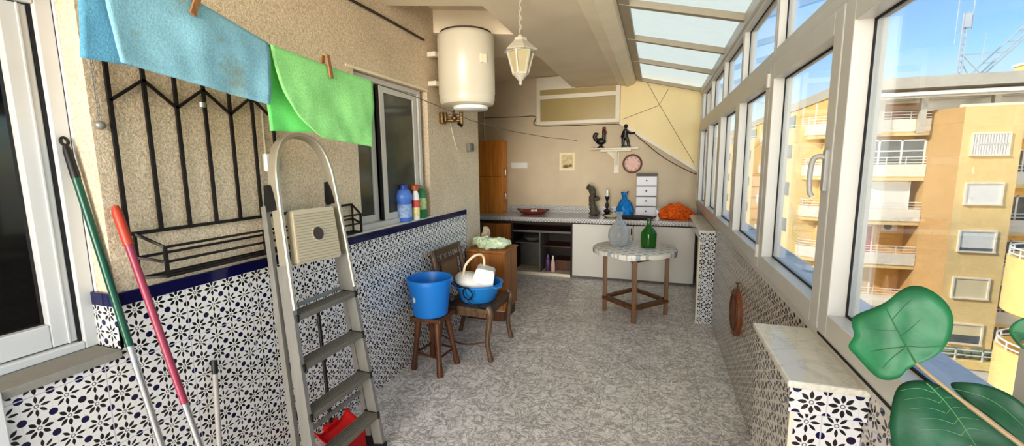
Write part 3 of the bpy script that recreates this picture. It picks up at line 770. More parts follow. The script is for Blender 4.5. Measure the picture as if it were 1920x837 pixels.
for s in (-1, 1):
    MB().tube(arc((-0.22 + s * 0.21, 6.06, CT + 0.03), 0.03, -PI / 2, PI / 2, 6, ((s, 0, 0.3), (0, 1, 0))), 0.008, 8).build('handle', M['tray'], ty, True)
tag(MB().lathe([(0.06, 0.002), (0.085, 0.012), (0.11, 0.03), (0.103, 0.03), (0.08, 0.016), (0.0, 0.012)], (-0.58, 6.12, CT), 32, 1, True, False).build('saucer', M['creamp'], None, True), 'small cream saucer on the counter behind the clear glass demijohn', 'saucer')
oc_ = MB(); oc_.ball((0.28, 6.19, CT + 0.06), 1, 5, (0.235, 0.16, 0.12))
for v in oc_.bm.verts:
    v.co.z = CT + 0.06 + (v.co.z - CT - 0.06) * (1.0 - 0.9 * max(0, v.co.x - 0.27))
oc_.crumple(0.045, 11, 6.3); oc_.crumple(0.018, 38, 2.3, CT + 0.002)
tag(oc_.build('orange_cloth', M['orange'], None, True), 'heap of bright orange crumpled cloth at the right end of the counter', 'cloth')

# ------------------------------------------------------------------ back wall hangings
sf = thing('wall_shelf', 'small white wall shelf on a T shaped bracket carrying dark figurines', 'shelf', (-0.6, 6.58, 1.84))
MB().box(-0.95, -0.24, 6.44, 6.60, 1.835, 1.855, 0.003).build('board', M['plaster'], sf)
MB().box(-0.80, -0.36, 6.48, 6.60, 1.80, 1.834, 0.003).build('rail', M['plaster'], sf)
b = MB(); b.box(-0.61, -0.535, 6.575, 6.60, 1.48, 1.80, 0.004)
b.prism_ax([(6.47, 1.80), (6.575, 1.60), (6.575, 1.80)], -0.59, -0.555, 'X'); b.prism_ax([(-0.72, 1.80), (-0.605, 1.69), (-0.605, 1.80)], 6.56, 6.598, 'Y')
b.build('bracket', M['plaster'], sf)
rs = thing('rooster_figurine', 'small dark clay rooster with a reddish comb, left on the white wall shelf', 'figurine', (-0.8, 6.52, 1.855))
r = MB(); r.lathe([(0.05, 0.001), (0.05, 0.015), (0.022, 0.035), (0.02, 0.07)], (-0.80, 6.52, 1.855), 16)
r.ball((-0.80, 6.52, 1.955), 1, 3, (0.075, 0.045, 0.05)); r.tube(smooth_path([(-0.76, 6.52, 1.97), (-0.755, 6.52, 2.04), (-0.76, 6.52, 2.10)], 4), 0.026, 10)
r.ball((-0.757, 6.52, 2.11), 0.028, 2)
r.tube(smooth_path([(-0.86, 6.52, 1.965), (-0.895, 6.52, 2.02), (-0.88, 6.52, 2.06), (-0.85, 6.52, 2.05)], 4), 0.028, 10)
r.build('body', M['figdark'], rs, True)
r = MB(); r.ball((-0.755, 6.52, 2.145), 1, 2, (0.03, 0.012, 0.02)); r.ball((-0.725, 6.52, 2.08), 1, 2, (0.012, 0.01, 0.022)); r.build('comb', M['figred'], rs, True)
MB().lathe([(0.008, 0), (0.001, 0.03)], (-0.735, 6.52, 2.10), 8).build('beak', M['brass'], rs, True)
fg = thing('figurine', 'dark slim figurine with one arm stretched sideways, right on the white wall shelf', 'figurine', (-0.45, 6.52, 1.855))
r = MB(); r.box(-0.50, -0.37, 6.48, 6.56, 1.8555, 1.885, 0.006)
r.tube(smooth_path([(-0.475, 6.52, 1.88), (-0.478, 6.52, 1.95), (-0.462, 6.52, 2.02)], 4), [0.018, 0.018, 0.02, 0.022, 0.024, 0.026, 0.028, 0.03, 0.03], 10)
r.tube(smooth_path([(-0.40, 6.52, 1.88), (-0.41, 6.52, 1.95), (-0.44, 6.52, 2.02)], 4), [0.016, 0.016, 0.018, 0.02, 0.022, 0.024, 0.026, 0.028, 0.03], 10)
r.tube(smooth_path([(-0.45, 6.52, 2.0), (-0.448, 6.52, 2.07), (-0.445, 6.52, 2.13)], 4), [0.036] * 4 + [0.04] * 3 + [0.022] * 2, 12)
r.ball((-0.442, 6.52, 2.165), 0.03, 2)
r.tube([(-0.44, 6.52, 2.09), (-0.37, 6.52, 2.06), (-0.31, 6.52, 2.065)], [0.02, 0.016, 0.016], 8)
r.tube([(-0.47, 6.52, 2.09), (-0.50, 6.52, 2.02), (-0.48, 6.52, 1.96)], [0.018, 0.015, 0.012], 8)
r.build('body', M['figdark'], fg, True)
wp = thing('wall_plate', 'round pink painted clay plate with scalloped centre hung right of the shelf bracket', 'plate', (-0.34, 6.6, 1.62))
m = MB(); m.lathe([(0.07, 0), (0.1, -0.014), (0.138, -0.028), (0.142, -0.024), (0.138, -0.02)], (0, 0, 0), 36)
bmesh.ops.transform(m.bm, matrix=Matrix.Translation((-0.34, 6.592, 1.62)) @ Matrix.Rotation(-PI / 2, 4, 'X') @ Matrix.Diagonal((1, 1, 1, 1)), verts=m.bm.verts)
m.build('rim', M['plateR'], wp, True)
m = MB(); m.prism_ax([(-0.34 + (0.095 + 0.014 * math.cos(9 * a)) * math.cos(a), 1.62 + (0.095 + 0.014 * math.cos(9 * a)) * math.sin(a)) for a in [2 * PI * k / 72 for k in range(72)]], 6.562, 6.58, 'Y')
m.build('centre', M['plate'], wp)
pf = thing('picture_frame', 'small cream framed picture hanging alone in the middle of the back wall', 'picture', (-1.32, 6.6, 1.66))
f = MB(); f.box(-1.44, -1.41, 6.575, 6.6, 1.53, 1.80); f.box(-1.23, -1.20, 6.575, 6.6, 1.53, 1.80); f.box(-1.41, -1.23, 6.575, 6.6, 1.77, 1.80); f.box(-1.41, -1.23, 6.575, 6.6, 1.53, 1.56)
f.build('frame', M['creamp'], pf); MB().box(-1.41, -1.23, 6.588, 6.6, 1.56, 1.77).build('picture', M['paper'], pf)
f = MB(); f.ball((-1.34, 6.586, 1.59), 1, 2, (0.05, 0.004, 0.025)); f.ball((-1.27, 6.586, 1.60), 1, 2, (0.03, 0.004, 0.02)); f.build('motif', plain('picture motif', (120, 108, 84), 0.8, var=0.4, scale=60), pf, True)
so = thing('socket', 'white triple wall socket on the back wall right of the orange cupboard', 'socket', (-2.1, 6.6, 1.61))
MB().box(-2.235, -1.965, 6.565, 6.6, 1.565, 1.66, 0.006).build('cover', M['whitep'], so)
for k in range(3):
    MB().lathe([(0.028, 0), (0.028, 0.004)], (0, 0, 0), 16).build('outlet', M['cordw'], so).matrix_basis = Matrix.Translation((-0.09 + k * 0.09, -0.036, 0.0)) @ Matrix.Rotation(PI / 2, 4, 'X')
MB().box(-2.31, -2.235, 6.59, 6.6, 1.605, 1.62).build('trunking', M['cordw'], so)
so = thing('socket', 'white wall socket on the left wall between iron grille and ladder hoop', 'socket', (XL, 1.665, 1.645))
MB().box(XL, XL + 0.03, 1.635, 1.695, 1.60, 1.69, 0.005).build('cover', M['whitep'], so)
MB().box(XL + 0.03, XL + 0.034, 1.652, 1.678, 1.615, 1.65, 0.001).build('outlet', M['cordw'], so)
MB().tube([(XL + 0.004, 1.655, 1.69), (XL + 0.003, 1.655, 2.11)], 0.005, 6).build('conduit', M['cordw'], so, True)
sb = thing('switch_box', 'small grey switch box on the left wall under the water heater', 'switch', (XL, 4.13, 1.8))
MB().box(XL, XL + 0.045, 4.08, 4.18, 1.765, 1.85, 0.006).build('box', plain('grey box', (120, 116, 110), 0.5), sb)
MB().box(XL + 0.045, XL + 0.055, 4.10, 4.16, 1.78, 1.835, 0.003).build('rocker', M['shelfg'], sb)
tag(MB().tube([(-2.7, 6.59, 2.02), (-2.7, 6.59, 2.7)], 0.012, 8).build('pipe', M['cordw'], None, True), 'thin white pipe rising on the back wall above the orange cupboard', 'pipe')
cbk = MB(); cbk.tube(smooth_path([(-2.7, 6.585, 2.39), (-2.1, 6.585, 2.38), (-1.83, 6.585, 2.37), (-1.82, 6.585, 2.23), (-1.2, 6.588, 2.21), (-0.5, 6.588, 2.19), (-0.25, 6.588, 1.99), (0.1, 6.56, 1.70), (0.45, 6.57, 1.50), (0.56, 6.57, 1.46)], 5), 0.0055, 6)
tag(cbk.build('cable', M['cable'], None, True), 'dark cable sagging under the high window and down the slanting strip', 'cable')
cbk = MB(); cbk.tube(smooth_path([(-0.17, 6.57, 2.78), (0.10, 6.57, 2.30), (0.50, 6.57, 1.62)], 6), 0.0028, 6); 
tag(cbk.build('wire', M['rope'], None, True), 'thin wire running from the roof corner down across the cream panel', 'wire')
cbk = MB(); cbk.tube([(-0.5, 6.575, 2.27), (0.0, 6.575, 2.44), (0.12, 6.575, 2.66)], 0.003, 6)
tag(cbk.build('wire', M['rope'], None, True), 'thin wire rising from the high window across the cream panel', 'wire')

# ------------------------------------------------------------------ water heater on left wall
HX, HY = -1.60, 3.52
wh = thing('water_heater', 'big ivory cylindrical water heater hung high on the left wall', 'water heater', (HX, HY, 2.12))
MB().lathe([(0.0, 0.0), (0.13, 0.004), (0.135, 0.012), (0.2, 0.018), (0.228, 0.03), (0.24, 0.06), (0.242, 0.07), (0.242, 0.115), (0.246, 0.12), (0.246, 0.58), (0.24, 0.605), (0.22, 0.62), (0.0, 0.63)], (HX, HY, 2.12), 48, 1, False, False).build('tank', M['heater'], wh, True)
MB().lathe([(0.14, -0.02), (0.15, -0.012), (0.15, 0.012)], (HX + 0.04, HY - 0.02, 2.12), 32).build('bottom_cap', M['whitep'], wh, True)
MB().lathe([(0.222, 0.621), (0.222, 0.63), (0.2, 0.634)], (HX, HY, 2.12), 40).build('top_rim', M['cable'], wh, True)
for z in (2.32, 2.56):
    MB().box(XL + 0.001, HX - 0.2, HY - 0.19, HY - 0.14, z - 0.02, z + 0.02, 0.004).build('bracket', M['cordw'], wh)
m = MB(); m.box(-0.012, 0.012, -0.03, 0.03, -0.035, 0.035, 0.003)
bmesh.ops.transform(m.bm, matrix=Matrix.Translation((HX + 0.246 * math.cos(-0.55), HY + 0.246 * math.sin(-0.55), 2.5)) @ Matrix.Rotation(-0.55, 4, 'Z'), verts=m.bm.verts)
m.build('gauge', M['cornice'], wh)
vl = thing('valve', 'cluster of brass valves and pipes under the water heater', 'valve', (-1.78, 3.60, 2.06))
m = MB(); m.box(XL, -1.845, 3.51, 3.59, 2.0, 2.1, 0.004); m.tube([(-1.86, 3.55, 2.03), (-1.70, 3.62, 2.03)], 0.017, 10); m.tube([(-1.86, 3.55, 2.07), (-1.70, 3.62, 2.07)], 0.014, 10)
m.tube([(-1.82, 3.52, 2.02), (-1.82, 3.52, 2.10)], 0.014, 10); m.tube([(-1.70, 3.60, 1.99), (-1.70, 3.60, 2.11)], 0.018, 10); m.ball((-1.76, 3.58, 2.05), 0.028, 2)
m.build('fitting', M['brass'], vl, True)
for i, (x, y) in enumerate(((-1.76, 3.57), (-1.70, 3.60))):
    MB().tube([(x, y, 2.07), (x, y, 2.118)], 0.012, 8).build('pipe', M['iron'], vl, True)
MB().tube([(-1.725, 3.59, 2.0), (-1.68, 3.56, 1.975)], 0.014, 8).build('lever', M['iron'], vl, True)
tag(MB().tube(smooth_path([(XL + 0.006, 3.72, 2.02), (XL + 0.006, 3.78, 1.9), (XL + 0.006, 3.86, 1.78), (XL + 0.006, 4.0, 1.75), (XL + 0.006, 4.1, 1.78)], 5), 0.005, 6).build('cable', M['cordw'], None, True), 'thin pale cable hanging from the heater to the grey switch box', 'cable')
tag(MB().tube(smooth_path([(XL + 0.01, 0.98, 2.64), (XL + 0.01, 2.0, 2.665), (XL + 0.01, 2.6, 2.67), (XL + 0.01, 3.27, 2.66)], 4), 0.009, 8).build('cable', M['cable'], None, True), 'dark cable running along the top of the left wall to the water heater', 'cable')

# ------------------------------------------------------------------ lantern
LX, LY = -0.912, 2.9
lt = thing('pendant_lantern', 'hexagonal off white metal lantern hanging from the ceiling on a chain', 'lamp', (LX, LY, 2.77))
def hexring(r, z): return [(LX + r * math.cos(PI / 6 + k * PI / 3), LY + r * math.sin(PI / 6 + k * PI / 3), z) for k in range(6)]
m = MB(); m.lathe([(0.02, 2.485), (0.045, 2.478), (0.05, 2.46), (0.085, 2.43), (0.118, 2.40), (0.122, 2.392), (0.10, 2.388)], (LX, LY, 0), 6)
m.lathe([(0.0, 2.505), (0.014, 2.5), (0.02, 2.485)], (LX, LY, 0), 12)
m.build('roof', M['lantern'], lt)
a, b_ = hexring(0.092, 2.39), hexring(0.052, 2.245)
m = MB()
for k in range(6):
    m.bar(a[k], b_[k], 0.011); m.bar(a[k], a[(k + 1) % 6], 0.012); m.bar(b_[k], b_[(k + 1) % 6], 0.013)
m.build('cage', M['lantern'], lt)
m = MB(); A = [m.bm.verts.new((LX + (x - LX) * 0.95, LY + (y - LY) * 0.95, z)) for x, y, z in a]; B = [m.bm.verts.new((LX + (x - LX) * 0.95, LY + (y - LY) * 0.95, z)) for x, y, z in b_]
for k in range(6): m.bm.faces.new((A[k], A[(k + 1) % 6], B[(k + 1) % 6], B[k]))
m.build('glass', M['frost'], lt)
MB().lathe([(0.0, 2.165), (0.012, 2.175), (0.008, 2.19), (0.03, 2.215), (0.056, 2.24)], (LX, LY, 0), 12).build('finial', M['lantern'], lt, True)
m = MB()
for k in range(9):
    z = 2.508 + k * 0.029
    u = ((1, 0, 0), (0, 0, 1)) if k % 2 else ((0, 1, 0), (0, 0, 1))
    pts = [V((LX, LY, z + 0.014)) + V(u[0]) * 0.008 * math.cos(q * PI / 5) + V(u[1]) * 0.018 * math.sin(q * PI / 5) for q in range(10)]
    m.tube(pts, 0.0028, 6, closed=True)
m.build('chain', M['lantern'], lt, True)

# ------------------------------------------------------------------ wrought iron grille with flower basket
gr = thing('iron_grille', 'black wrought iron wall grille with zigzag bars and a flower basket below', 'grille', (XL, 1.5, 1.2))
gx = XL + 0.016
MB().bar((gx, 1.0, 2.13), (gx, 1.74, 2.13), 0.012).build('rail', M['iron'], gr)
MB().bar((gx, 1.02, 1.378), (gx, 2.26, 1.378), 0.013).build('rail', M['iron'], gr)
by = [1.02, 1.135, 1.246, 1.362, 1.478, 1.593, 1.707]
for y in by:
    MB().bar((gx, y, 1.378), (gx, y, 2.13), 0.013, 0.010).build('upright', M['iron'], gr)
m = MB()
for k in range(6):
    z0, z1 = (1.865, 1.957) if k % 2 == 0 else (1.957, 1.865)
    m.bar((gx, by[k], z0), (gx, by[k + 1], z1), 0.010)
m.build('zigzag', M['iron'], gr)
MB().lathe([(0.014, 0), (0.014, 0.02)], (gx + 0.01, 1.345, 1.88), 10).build('knob', M['steel'], gr, True)
m = MB(); bx_ = XL + 0.095
for z in (1.32, 1.262, 1.205): m.bar((bx_, 1.09, z), (bx_, 2.24, z), 0.0095)
for z in (1.285, 1.205): m.bar((gx, 1.04, z), (gx, 2.26, z), 0.0095)
for k in range(2):
    ya, yb = ((1.04, 1.09), (2.26, 2.24))[k]
    m.bar((gx, ya, 1.378), (bx_, yb, 1.32), 0.0095); m.bar((gx, ya, 1.285), (bx_, yb, 1.262), 0.0095); m.bar((gx, ya, 1.205), (bx_, yb, 1.205), 0.0095)
    m.bar((gx, ya, 1.205), (gx, ya, 1.378), 0.0095); m.bar((bx_, yb, 1.20), (bx_, yb, 1.325), 0.011)
m.bar((bx_, 1.53, 1.2), (bx_, 1.53, 1.325), 0.011)
m.bar(((gx + bx_) / 2, 1.07, 1.205), ((gx + bx_) / 2, 2.25, 1.205), 0.0095)
m.build('flower_basket', M['iron'], gr)
ch = MB()
for k in range(12):
    z = 1.80 + k * 0.022
    u = ((1, 0, 0), (0, 0, 1)) if k % 2 else ((0, 1, 0), (0, 0, 1))
    ch.tube([V((XL + 0.014, 0.982, z)) + V(u[0]) * 0.005 * math.cos(q * PI / 4) + V(u[1]) * 0.014 * math.sin(q * PI / 4) for q in range(8)], 0.0018, 5, closed=True)
ch.ball((XL + 0.014, 0.982, 1.775), 0.016, 2)
tag(ch.build('chain', M['steel'], None, True), 'short steel chain hanging on the stucco beside the window corner', 'chain')

# ------------------------------------------------------------------ aluminium step ladder leaning folded against the wall
ld = thing('step_ladder', 'folded aluminium step ladder with cream platform leaning at the left wall', 'ladder', (-1.41, 1.64, 0))
nx, nz = 0.98, 0.196
def L(y, z, off=0.0): return V((-1.41 - 0.2 * z + off * nx, y, z + off * nz))
def cy(z): return 1.62 + 0.085 * z
def hw(z): return 0.238 - 0.03 * z
N = V((nx, 0, nz))
for s in (-1, 1):
    m = MB(); m.bar(L(cy(0.02) + s * hw(0.02), 0.02, -0.025), L(cy(1.16) + s * hw(1.16), 1.16, -0.025), 0.022, 0.062, N)
    st_ = m.build('stile', M['steel'], ld)
    MB().bar(L(cy(0.0) + s * hw(0), 0.012, -0.025), L(cy(0.05) + s * hw(0.05), 0.06, -0.025), 0.032, 0.072, N).build('foot', M['blackp'], st_)
for s in (-1, 1):
    m = MB(); m.bar(L(cy(0.06) + s * (hw(0.06) + 0.012), 0.06, -0.095), L(cy(1.45) + s * (hw(1.45) + 0.012), 1.45, -0.075), 0.022, 0.03, N)
    rl = m.build('rear_leg', M['steel'], ld)
    MB().bar(L(cy(0.02) + s * (hw(0.02) + 0.012), 0.04, -0.095), L(cy(0.08) + s * (hw(0.08) + 0.012), 0.10, -0.095), 0.03, 0.04, N).build('foot', M['blackp'], rl)
for z in (0.35, 0.95):
    m = MB(); m.bar(L(cy(z) - hw(z) - 0.012, z, -0.1), L(cy(z) + hw(z) + 0.012, z, -0.1), 0.02, 0.015, N)
    m.build('rear_brace', M['steel'], ld)
for k in range(4):
    z = 0.235 + 0.229 * k
    c = cy(z); h = hw(z)
    x = L(c, z).x
    m = MB(); m.box(x - 0.075, x + 0.012, c - h + 0.008, c + h - 0.008, z - 0.028, z, 0.004)
    for q in range(5): m.box(x - 0.068 + q * 0.016, x - 0.062 + q * 0.016, c - h + 0.012, c + h - 0.012, z, z + 0.003)
    tr = m.build('tread', M['tread'], ld)
    for s in (-1, 1):
        MB().box(x - 0.08, x + 0.016, c + s * (h - 0.006) - 0.007, c + s * (h - 0.006) + 0.007, z - 0.032, z + 0.006, 0.002).build('end_cap', M['blackp'], tr)
# flat tubular hoop above the platform
pts = [L(cy(0.95) - hw(0.95), 0.95, 0.015), L(cy(1.2) - hw(1.2), 1.2, 0.015), L(cy(1.5) - 0.19, 1.5, 0.015), L(cy(1.62) - 0.178, 1.62, 0.015), L(cy(1.71) - 0.145, 1.71, 0.015), L(cy(1.765) - 0.09, 1.765, 0.015), L(cy(1.785), 1.785, 0.015),
       L(cy(1.765) + 0.09, 1.765, 0.015), L(cy(1.71) + 0.145, 1.71, 0.015), L(cy(1.62) + 0.178, 1.62, 0.015), L(cy(1.5) + 0.19, 1.5, 0.015), L(cy(1.2) + hw(1.2), 1.2, 0.015), L(cy(0.95) + hw(0.95), 0.95, 0.015)]
sp = smooth_path(pts, 5)
m = MB(); rings = []
for i, p in enumerate(sp):
    t = (sp[min(i + 1, len(sp) - 1)] - sp[max(i - 1, 0)]).normalized()
    side = t.cross(N).normalized()
    rings.append([m.bm.verts.new(p + side * a_ + N * b2) for a_, b2 in ((-0.009, -0.055), (0.009, -0.055), (0.011, -0.006), (0.007, 0.0), (-0.007, 0.0), (-0.011, -0.006))])
for A, B in zip(rings, rings[1:]):
    for k in range(6): m.bm.faces.new((A[k], A[(k + 1) % 6], B[(k + 1) % 6], B[k]))
m.bm.faces.new(rings[0][::-1]); m.bm.faces.new(rings[-1])
m.build('hoop', M['steelL'], ld)
for s in (-1, 1):
    z = 1.485
    y = cy(z) + s * 0.195 - 0.012
    m = MB(); pr = [(-0.028, -0.065), (0.028, -0.065), (0.03, -0.05), (0.02, 0.02), (0.008, 0.06), (-0.008, 0.06), (-0.03, -0.03), (-0.03, -0.055)]
    A = [m.bm.verts.new(L(y - 0.012, z, 0) + N * (a_ - 0.035) + V((-0.196, 0, 0.98)) * b2) for a_, b2 in pr]
    B = [m.bm.verts.new(L(y + 0.03, z, 0) + N * (a_ - 0.035) + V((-0.196, 0, 0.98)) * b2) for a_, b2 in pr]
    m.bm.faces.new(A[::-1]); m.bm.faces.new(B)
    for k in range(8): m.bm.faces.new((A[k], A[(k + 1) % 8], B[(k + 1) % 8], B[k]))
    m.build('hinge_cover', M['blackp'], ld)
m = MB()
c0, c1 = cy(1.15), cy(1.40)
m.hexa([L(c0 - 0.158, 1.15, -0.03), L(c0 + 0.150, 1.13, -0.03), L(c1 + 0.152, 1.405, -0.03), L(c1 - 0.14, 1.41, -0.03),
        L(c0 - 0.158, 1.15, 0.012), L(c0 + 0.150, 1.13, 0.012), L(c1 + 0.152, 1.405, 0.012), L(c1 - 0.14, 1.41, 0.012)])
bmesh.ops.bevel(m.bm, geom=m.bm.edges[:], offset=0.008, segments=2, affect='EDGES')
pl = m.build('platform', M['platform'], ld)
m = MB()
for k in range(17):
    f = (k + 0.7) / 18
    z = 1.15 + 0.25 * f; c = cy(z)
    m.bar(L(c - 0.145 + 0.012 * f, z, 0.0135), L(c + 0.138 + 0.004 * f, z - 0.014 * (1 - f), 0.0135), 0.0045, 0.004, N)
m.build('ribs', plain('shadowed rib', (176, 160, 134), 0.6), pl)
m = MB(); m.tube([L(cy(1.275) + 0.004, 1.277, 0.010), L(cy(1.275) + 0.004, 1.277, 0.0155)], 0.042, 28); m.build('hole_rim', M['platform'], pl)
m = MB(); m.tube([L(cy(1.275) + 0.004, 1.277, 0.012), L(cy(1.275) + 0.004, 1.277, 0.0175)], 0.034, 28); m.build('hole', M['hole'], pl)

# ------------------------------------------------------------------ poles and dustpan
gb = thing('broom_pole', 'long dark green pole with black hanging end leaning at the left window', 'pole', (-1.6, 0.975, 0))
p0, p1 = V((-1.985, 0.935, 1.72)), V((-1.611, 0.983, 0.0))
def on(a, b, t): return a + (b - a) * t
MB().tube([on(p0, p1, 0.05), on(p0, p1, 0.435)], 0.0125, 14).build('grip_tube', M['greenpole'], gb, True)
MB().tube([on(p0, p1, 0.43), on(p0, p1, 1.0)], 0.0112, 14).build('tube', M['chrome'], gb, True)
m = MB(); m.tube([on(p0, p1, 0.007), on(p0, p1, 0.02), on(p0, p1, 0.075)], [0.008, 0.0125, 0.0138], 12); m.tube([on(p0, p1, 0.0) + V((0.004 * math.cos(a) * 0, 0, 0)) + (V((0, 1, 0)) * 0.010 * math.cos(a) + (p0 - p1).normalized() * 0.014 * math.sin(a)) for a in [2 * PI * k / 12 for k in range(12)]] , 0.005, 6, closed=True)
m.build('hanging_end', M['blackp'], gb, True)
rb = thing('mop_pole', 'crimson pole with orange red grip leaning at the blue tile border', 'pole', (-1.45, 1.036, 0))
p0, p1 = V((-1.852, 0.985, 1.488)), V((-1.451, 1.036, 0.0))
MB().tube([on(p0, p1, 0.09), on(p0, p1, 0.5)], 0.0125, 14).build('grip_tube', M['pinkpole'], rb, True)
MB().tube([on(p0, p1, 0.495), on(p0, p1, 1.0)], 0.0112, 14).build('tube', M['chrome'], rb, True)
m = MB(); m.tube([on(p0, p1, 0.0), on(p0, p1, 0.015), on(p0, p1, 0.095)], [0.010, 0.0155, 0.0155], 12); m.build('grip', M['redgrip'], rb, True)
sk = thing('broom_pole', 'short grey stick with black tip leaning at the tiled dado', 'pole', (-1.75, 1.2, 0))
p0, p1 = V((-1.85, 1.272, 0.765)), V((-1.75, 1.165, 0.0))
MB().tube([on(p0, p1, 0.05), on(p0, p1, 1.0)], 0.0105, 14).build('tube', M['greytube'], sk, True)
MB().tube([on(p0, p1, 0.0), on(p0, p1, 0.075)], 0.0125, 12).build('cap', M['blackp'], sk, True)
dp = thing('dustpan', 'red upright dustpan with long black handle behind the step ladder', 'dustpan', (-1.68, 1.88, 0))
m = MB()
def dpan(u, v):
    y = 1.745 + 0.27 * u; x = -1.80 + 0.26 * v
    z = 0.012 + 0.05 * (abs(u - 0.5) * 2) ** 4 * (1 - v * 0.7) + 0.06 * (1 - v) ** 4
    return (x, y, z)
m.sheet(dpan, 16, 12); m.build('pan', M['red'], dp, True, 0.006)
MB().tube([(-1.80, 1.88, 0.07), (-1.835, 1.88, 0.765)], 0.011, 12).build('handle', M['blackp'], dp, True)
m = MB(); m.tube(smooth_path([(-1.835, 1.88, 0.76), (-1.836, 1.87, 0.785), (-1.836, 1.88, 0.80), (-1.836, 1.89, 0.785), (-1.835, 1.882, 0.762)], 4), 0.005, 6); m.build('hanging_end', M['blackp'], dp, True)
MB().box(-1.82, -1.785, 1.83, 1.93, 0.03, 0.10, 0.006).build('socket', M['red'], dp)

# ------------------------------------------------------------------ clothes line with towels
def lx(y): return -1.5 + 0.0595 * (y - 1.0)
LZ = [(0.35, 2.34), (0.6, 2.29), (0.84, 2.24), (1.11, 2.172), (1.357, 2.104), (1.66, 2.078), (1.963, 2.062), (2.377, 2.042), (2.84, 1.996), (3.09, 1.966), (3.9, 1.942), (5.0, 1.945), (6.57, 1.982)]
def lz(y):
    for (a, za), (b, zb) in zip(LZ, LZ[1:]):
        if y <= b: return za + (zb - za) * (y - a) / (b - a)
    return LZ[-1][1]
tag(MB().tube([(lx(y), y, z) for y, z in [(-0.6, 2.5)] + LZ], 0.0028, 6).build('clothes_line', M['rope'], None, True), 'thin grey clothes line stretched along the left wall to a back wall hook', 'clothes line')
def towel_sheet(name, yl, yr, zb, front, parent, mat, seed):
    """yl(v), yr(v): side edges as functions of drop v; zb(u): bottom height"""
    m = MB()
    def fn(u, v):
        y = yl(v) + (yr(v) - yl(v)) * u
        yt = yl(0) + (yr(0) - yl(0)) * u
        zt_ = lz(yt) + 0.005
        z = zt_ + (zb(u) - zt_) * v
        off = 0.006 + 0.012 * min(1, v * 3)
        n = mnoise.noise(V((y * 6, z * 5, seed))) * 0.016 * min(1, v * 2.5) + mnoise.noise(V((y * 15, z * 9, seed + 4))) * 0.006 * min(1, v * 2)
        return (lx(y) + (off if front else -off) + n, y, z)
    m.sheet(fn, 34, 18)
    return m.build(name, mat, parent, True, 0.004)
bt = thing('blue_towel', 'sky blue stained cloth pegged on the clothes line at the left', 'cloth', (lx(1.1), 1.1, 2.17))
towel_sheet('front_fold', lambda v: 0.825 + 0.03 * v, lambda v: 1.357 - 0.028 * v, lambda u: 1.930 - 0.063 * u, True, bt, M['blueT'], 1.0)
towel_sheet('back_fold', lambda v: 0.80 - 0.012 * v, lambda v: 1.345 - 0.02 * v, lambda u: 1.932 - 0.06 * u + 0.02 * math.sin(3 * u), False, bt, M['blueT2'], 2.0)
gt = thing('green_towel', 'mint green cloth pegged on the clothes line right of the blue one', 'cloth', (lx(1.66), 1.66, 2.08))
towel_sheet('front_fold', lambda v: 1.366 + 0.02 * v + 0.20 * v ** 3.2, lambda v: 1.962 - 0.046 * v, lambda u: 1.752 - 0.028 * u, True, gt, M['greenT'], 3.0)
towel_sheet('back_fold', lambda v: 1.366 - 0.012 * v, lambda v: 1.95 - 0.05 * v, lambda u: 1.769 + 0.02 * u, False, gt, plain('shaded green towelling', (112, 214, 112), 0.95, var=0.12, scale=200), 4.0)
g3 = thing('green_cloth', 'green cloth corner hanging at the top left edge of the view', 'cloth', (lx(0.55), 0.55, 2.3))
towel_sheet('front_fold', lambda v: 0.42, lambda v: 0.632 - 0.02 * v, lambda u: 2.06 + 0.0 * u, True, g3, plain('leaf green cloth', (72, 168, 96), 0.95, var=0.15, scale=150), 5.0)
towel_sheet('back_fold', lambda v: 0.42, lambda v: 0.625 - 0.02 * v, lambda u: 2.07, False, g3, plain('leaf green cloth back', (62, 150, 86), 0.95, var=0.15, scale=150), 6.0)
def peg(y, label, rx):
    x, z = lx(y), lz(y)
    t = thing('clothes_peg', label, 'clothes peg', (x, y, z), 'wooden pegs on the line')
    for s in (-1, 1):
        m = MB(); m.bar((x + s * 0.027, y - rx, z - 0.052), (x + s * 0.013, y + rx * 0.6, z + 0.052), 0.019, 0.009, (1, 0, 0))
        m.build('jaw', M['peg'], t)
    m = MB(); m.tube([(x - 0.02, y + rx * 0.1, z + 0.012), (x + 0.02, y + rx * 0.1, z + 0.012)], 0.0055, 8); m.build('spring', M['steel'], t, True)
peg(1.095, 'wooden clothes peg holding the blue cloth', 0.03)
peg(1.655, 'wooden clothes peg holding the mint green cloth', 0.0)

# ------------------------------------------------------------------ bottles on the sliding window sill
SZ = 1.1785
bl = thing('bottle', 'blue detergent bottle, leftmost on the sliding window sill', 'bottle', (-1.91, 2.935, SZ))
MB().lathe([(0.05, 0), (0.056, 0.01), (0.056, 0.16), (0.06, 0.17), (0.062, 0.21), (0.05, 0.245), (0.03, 0.262)], (-1.91, 2.935, SZ), 28, 1.15).build('body', plain('blue detergent plastic', (84, 124, 204), 0.35), bl, True)
MB().lathe([(0.032, 0.262), (0.032, 0.29), (0.028, 0.296)], (-1.91, 2.935, SZ), 20).build('cap', plain('dark blue cap', (42, 62, 150), 0.4), bl, True)
MB().lathe([(0.0572, 0.035), (0.0572, 0.14)], (-1.91, 2.935, SZ), 28, 1.15, False, False).build('label', plain('printed label', (150, 172, 210), 0.5, var=0.35, scale=40), bl, True)
bl = thing('bottle', 'slim white bottle with orange trigger top, middle of the window sill', 'bottle', (-1.875, 3.0, SZ))
MB().lathe([(0.026, 0), (0.030, 0.006), (0.030, 0.2), (0.018, 0.24)], (-1.872, 3.045, SZ), 22).build('body', M['whitep'], bl, True)
m = MB(); m.lathe([(0.018, 0.24), (0.034, 0.25), (0.036, 0.275), (0.022, 0.292)], (-1.872, 3.045, SZ), 18); m.tube([(-1.872, 3.045, SZ + 0.272), (-1.835, 3.02, SZ + 0.268)], 0.01, 8)
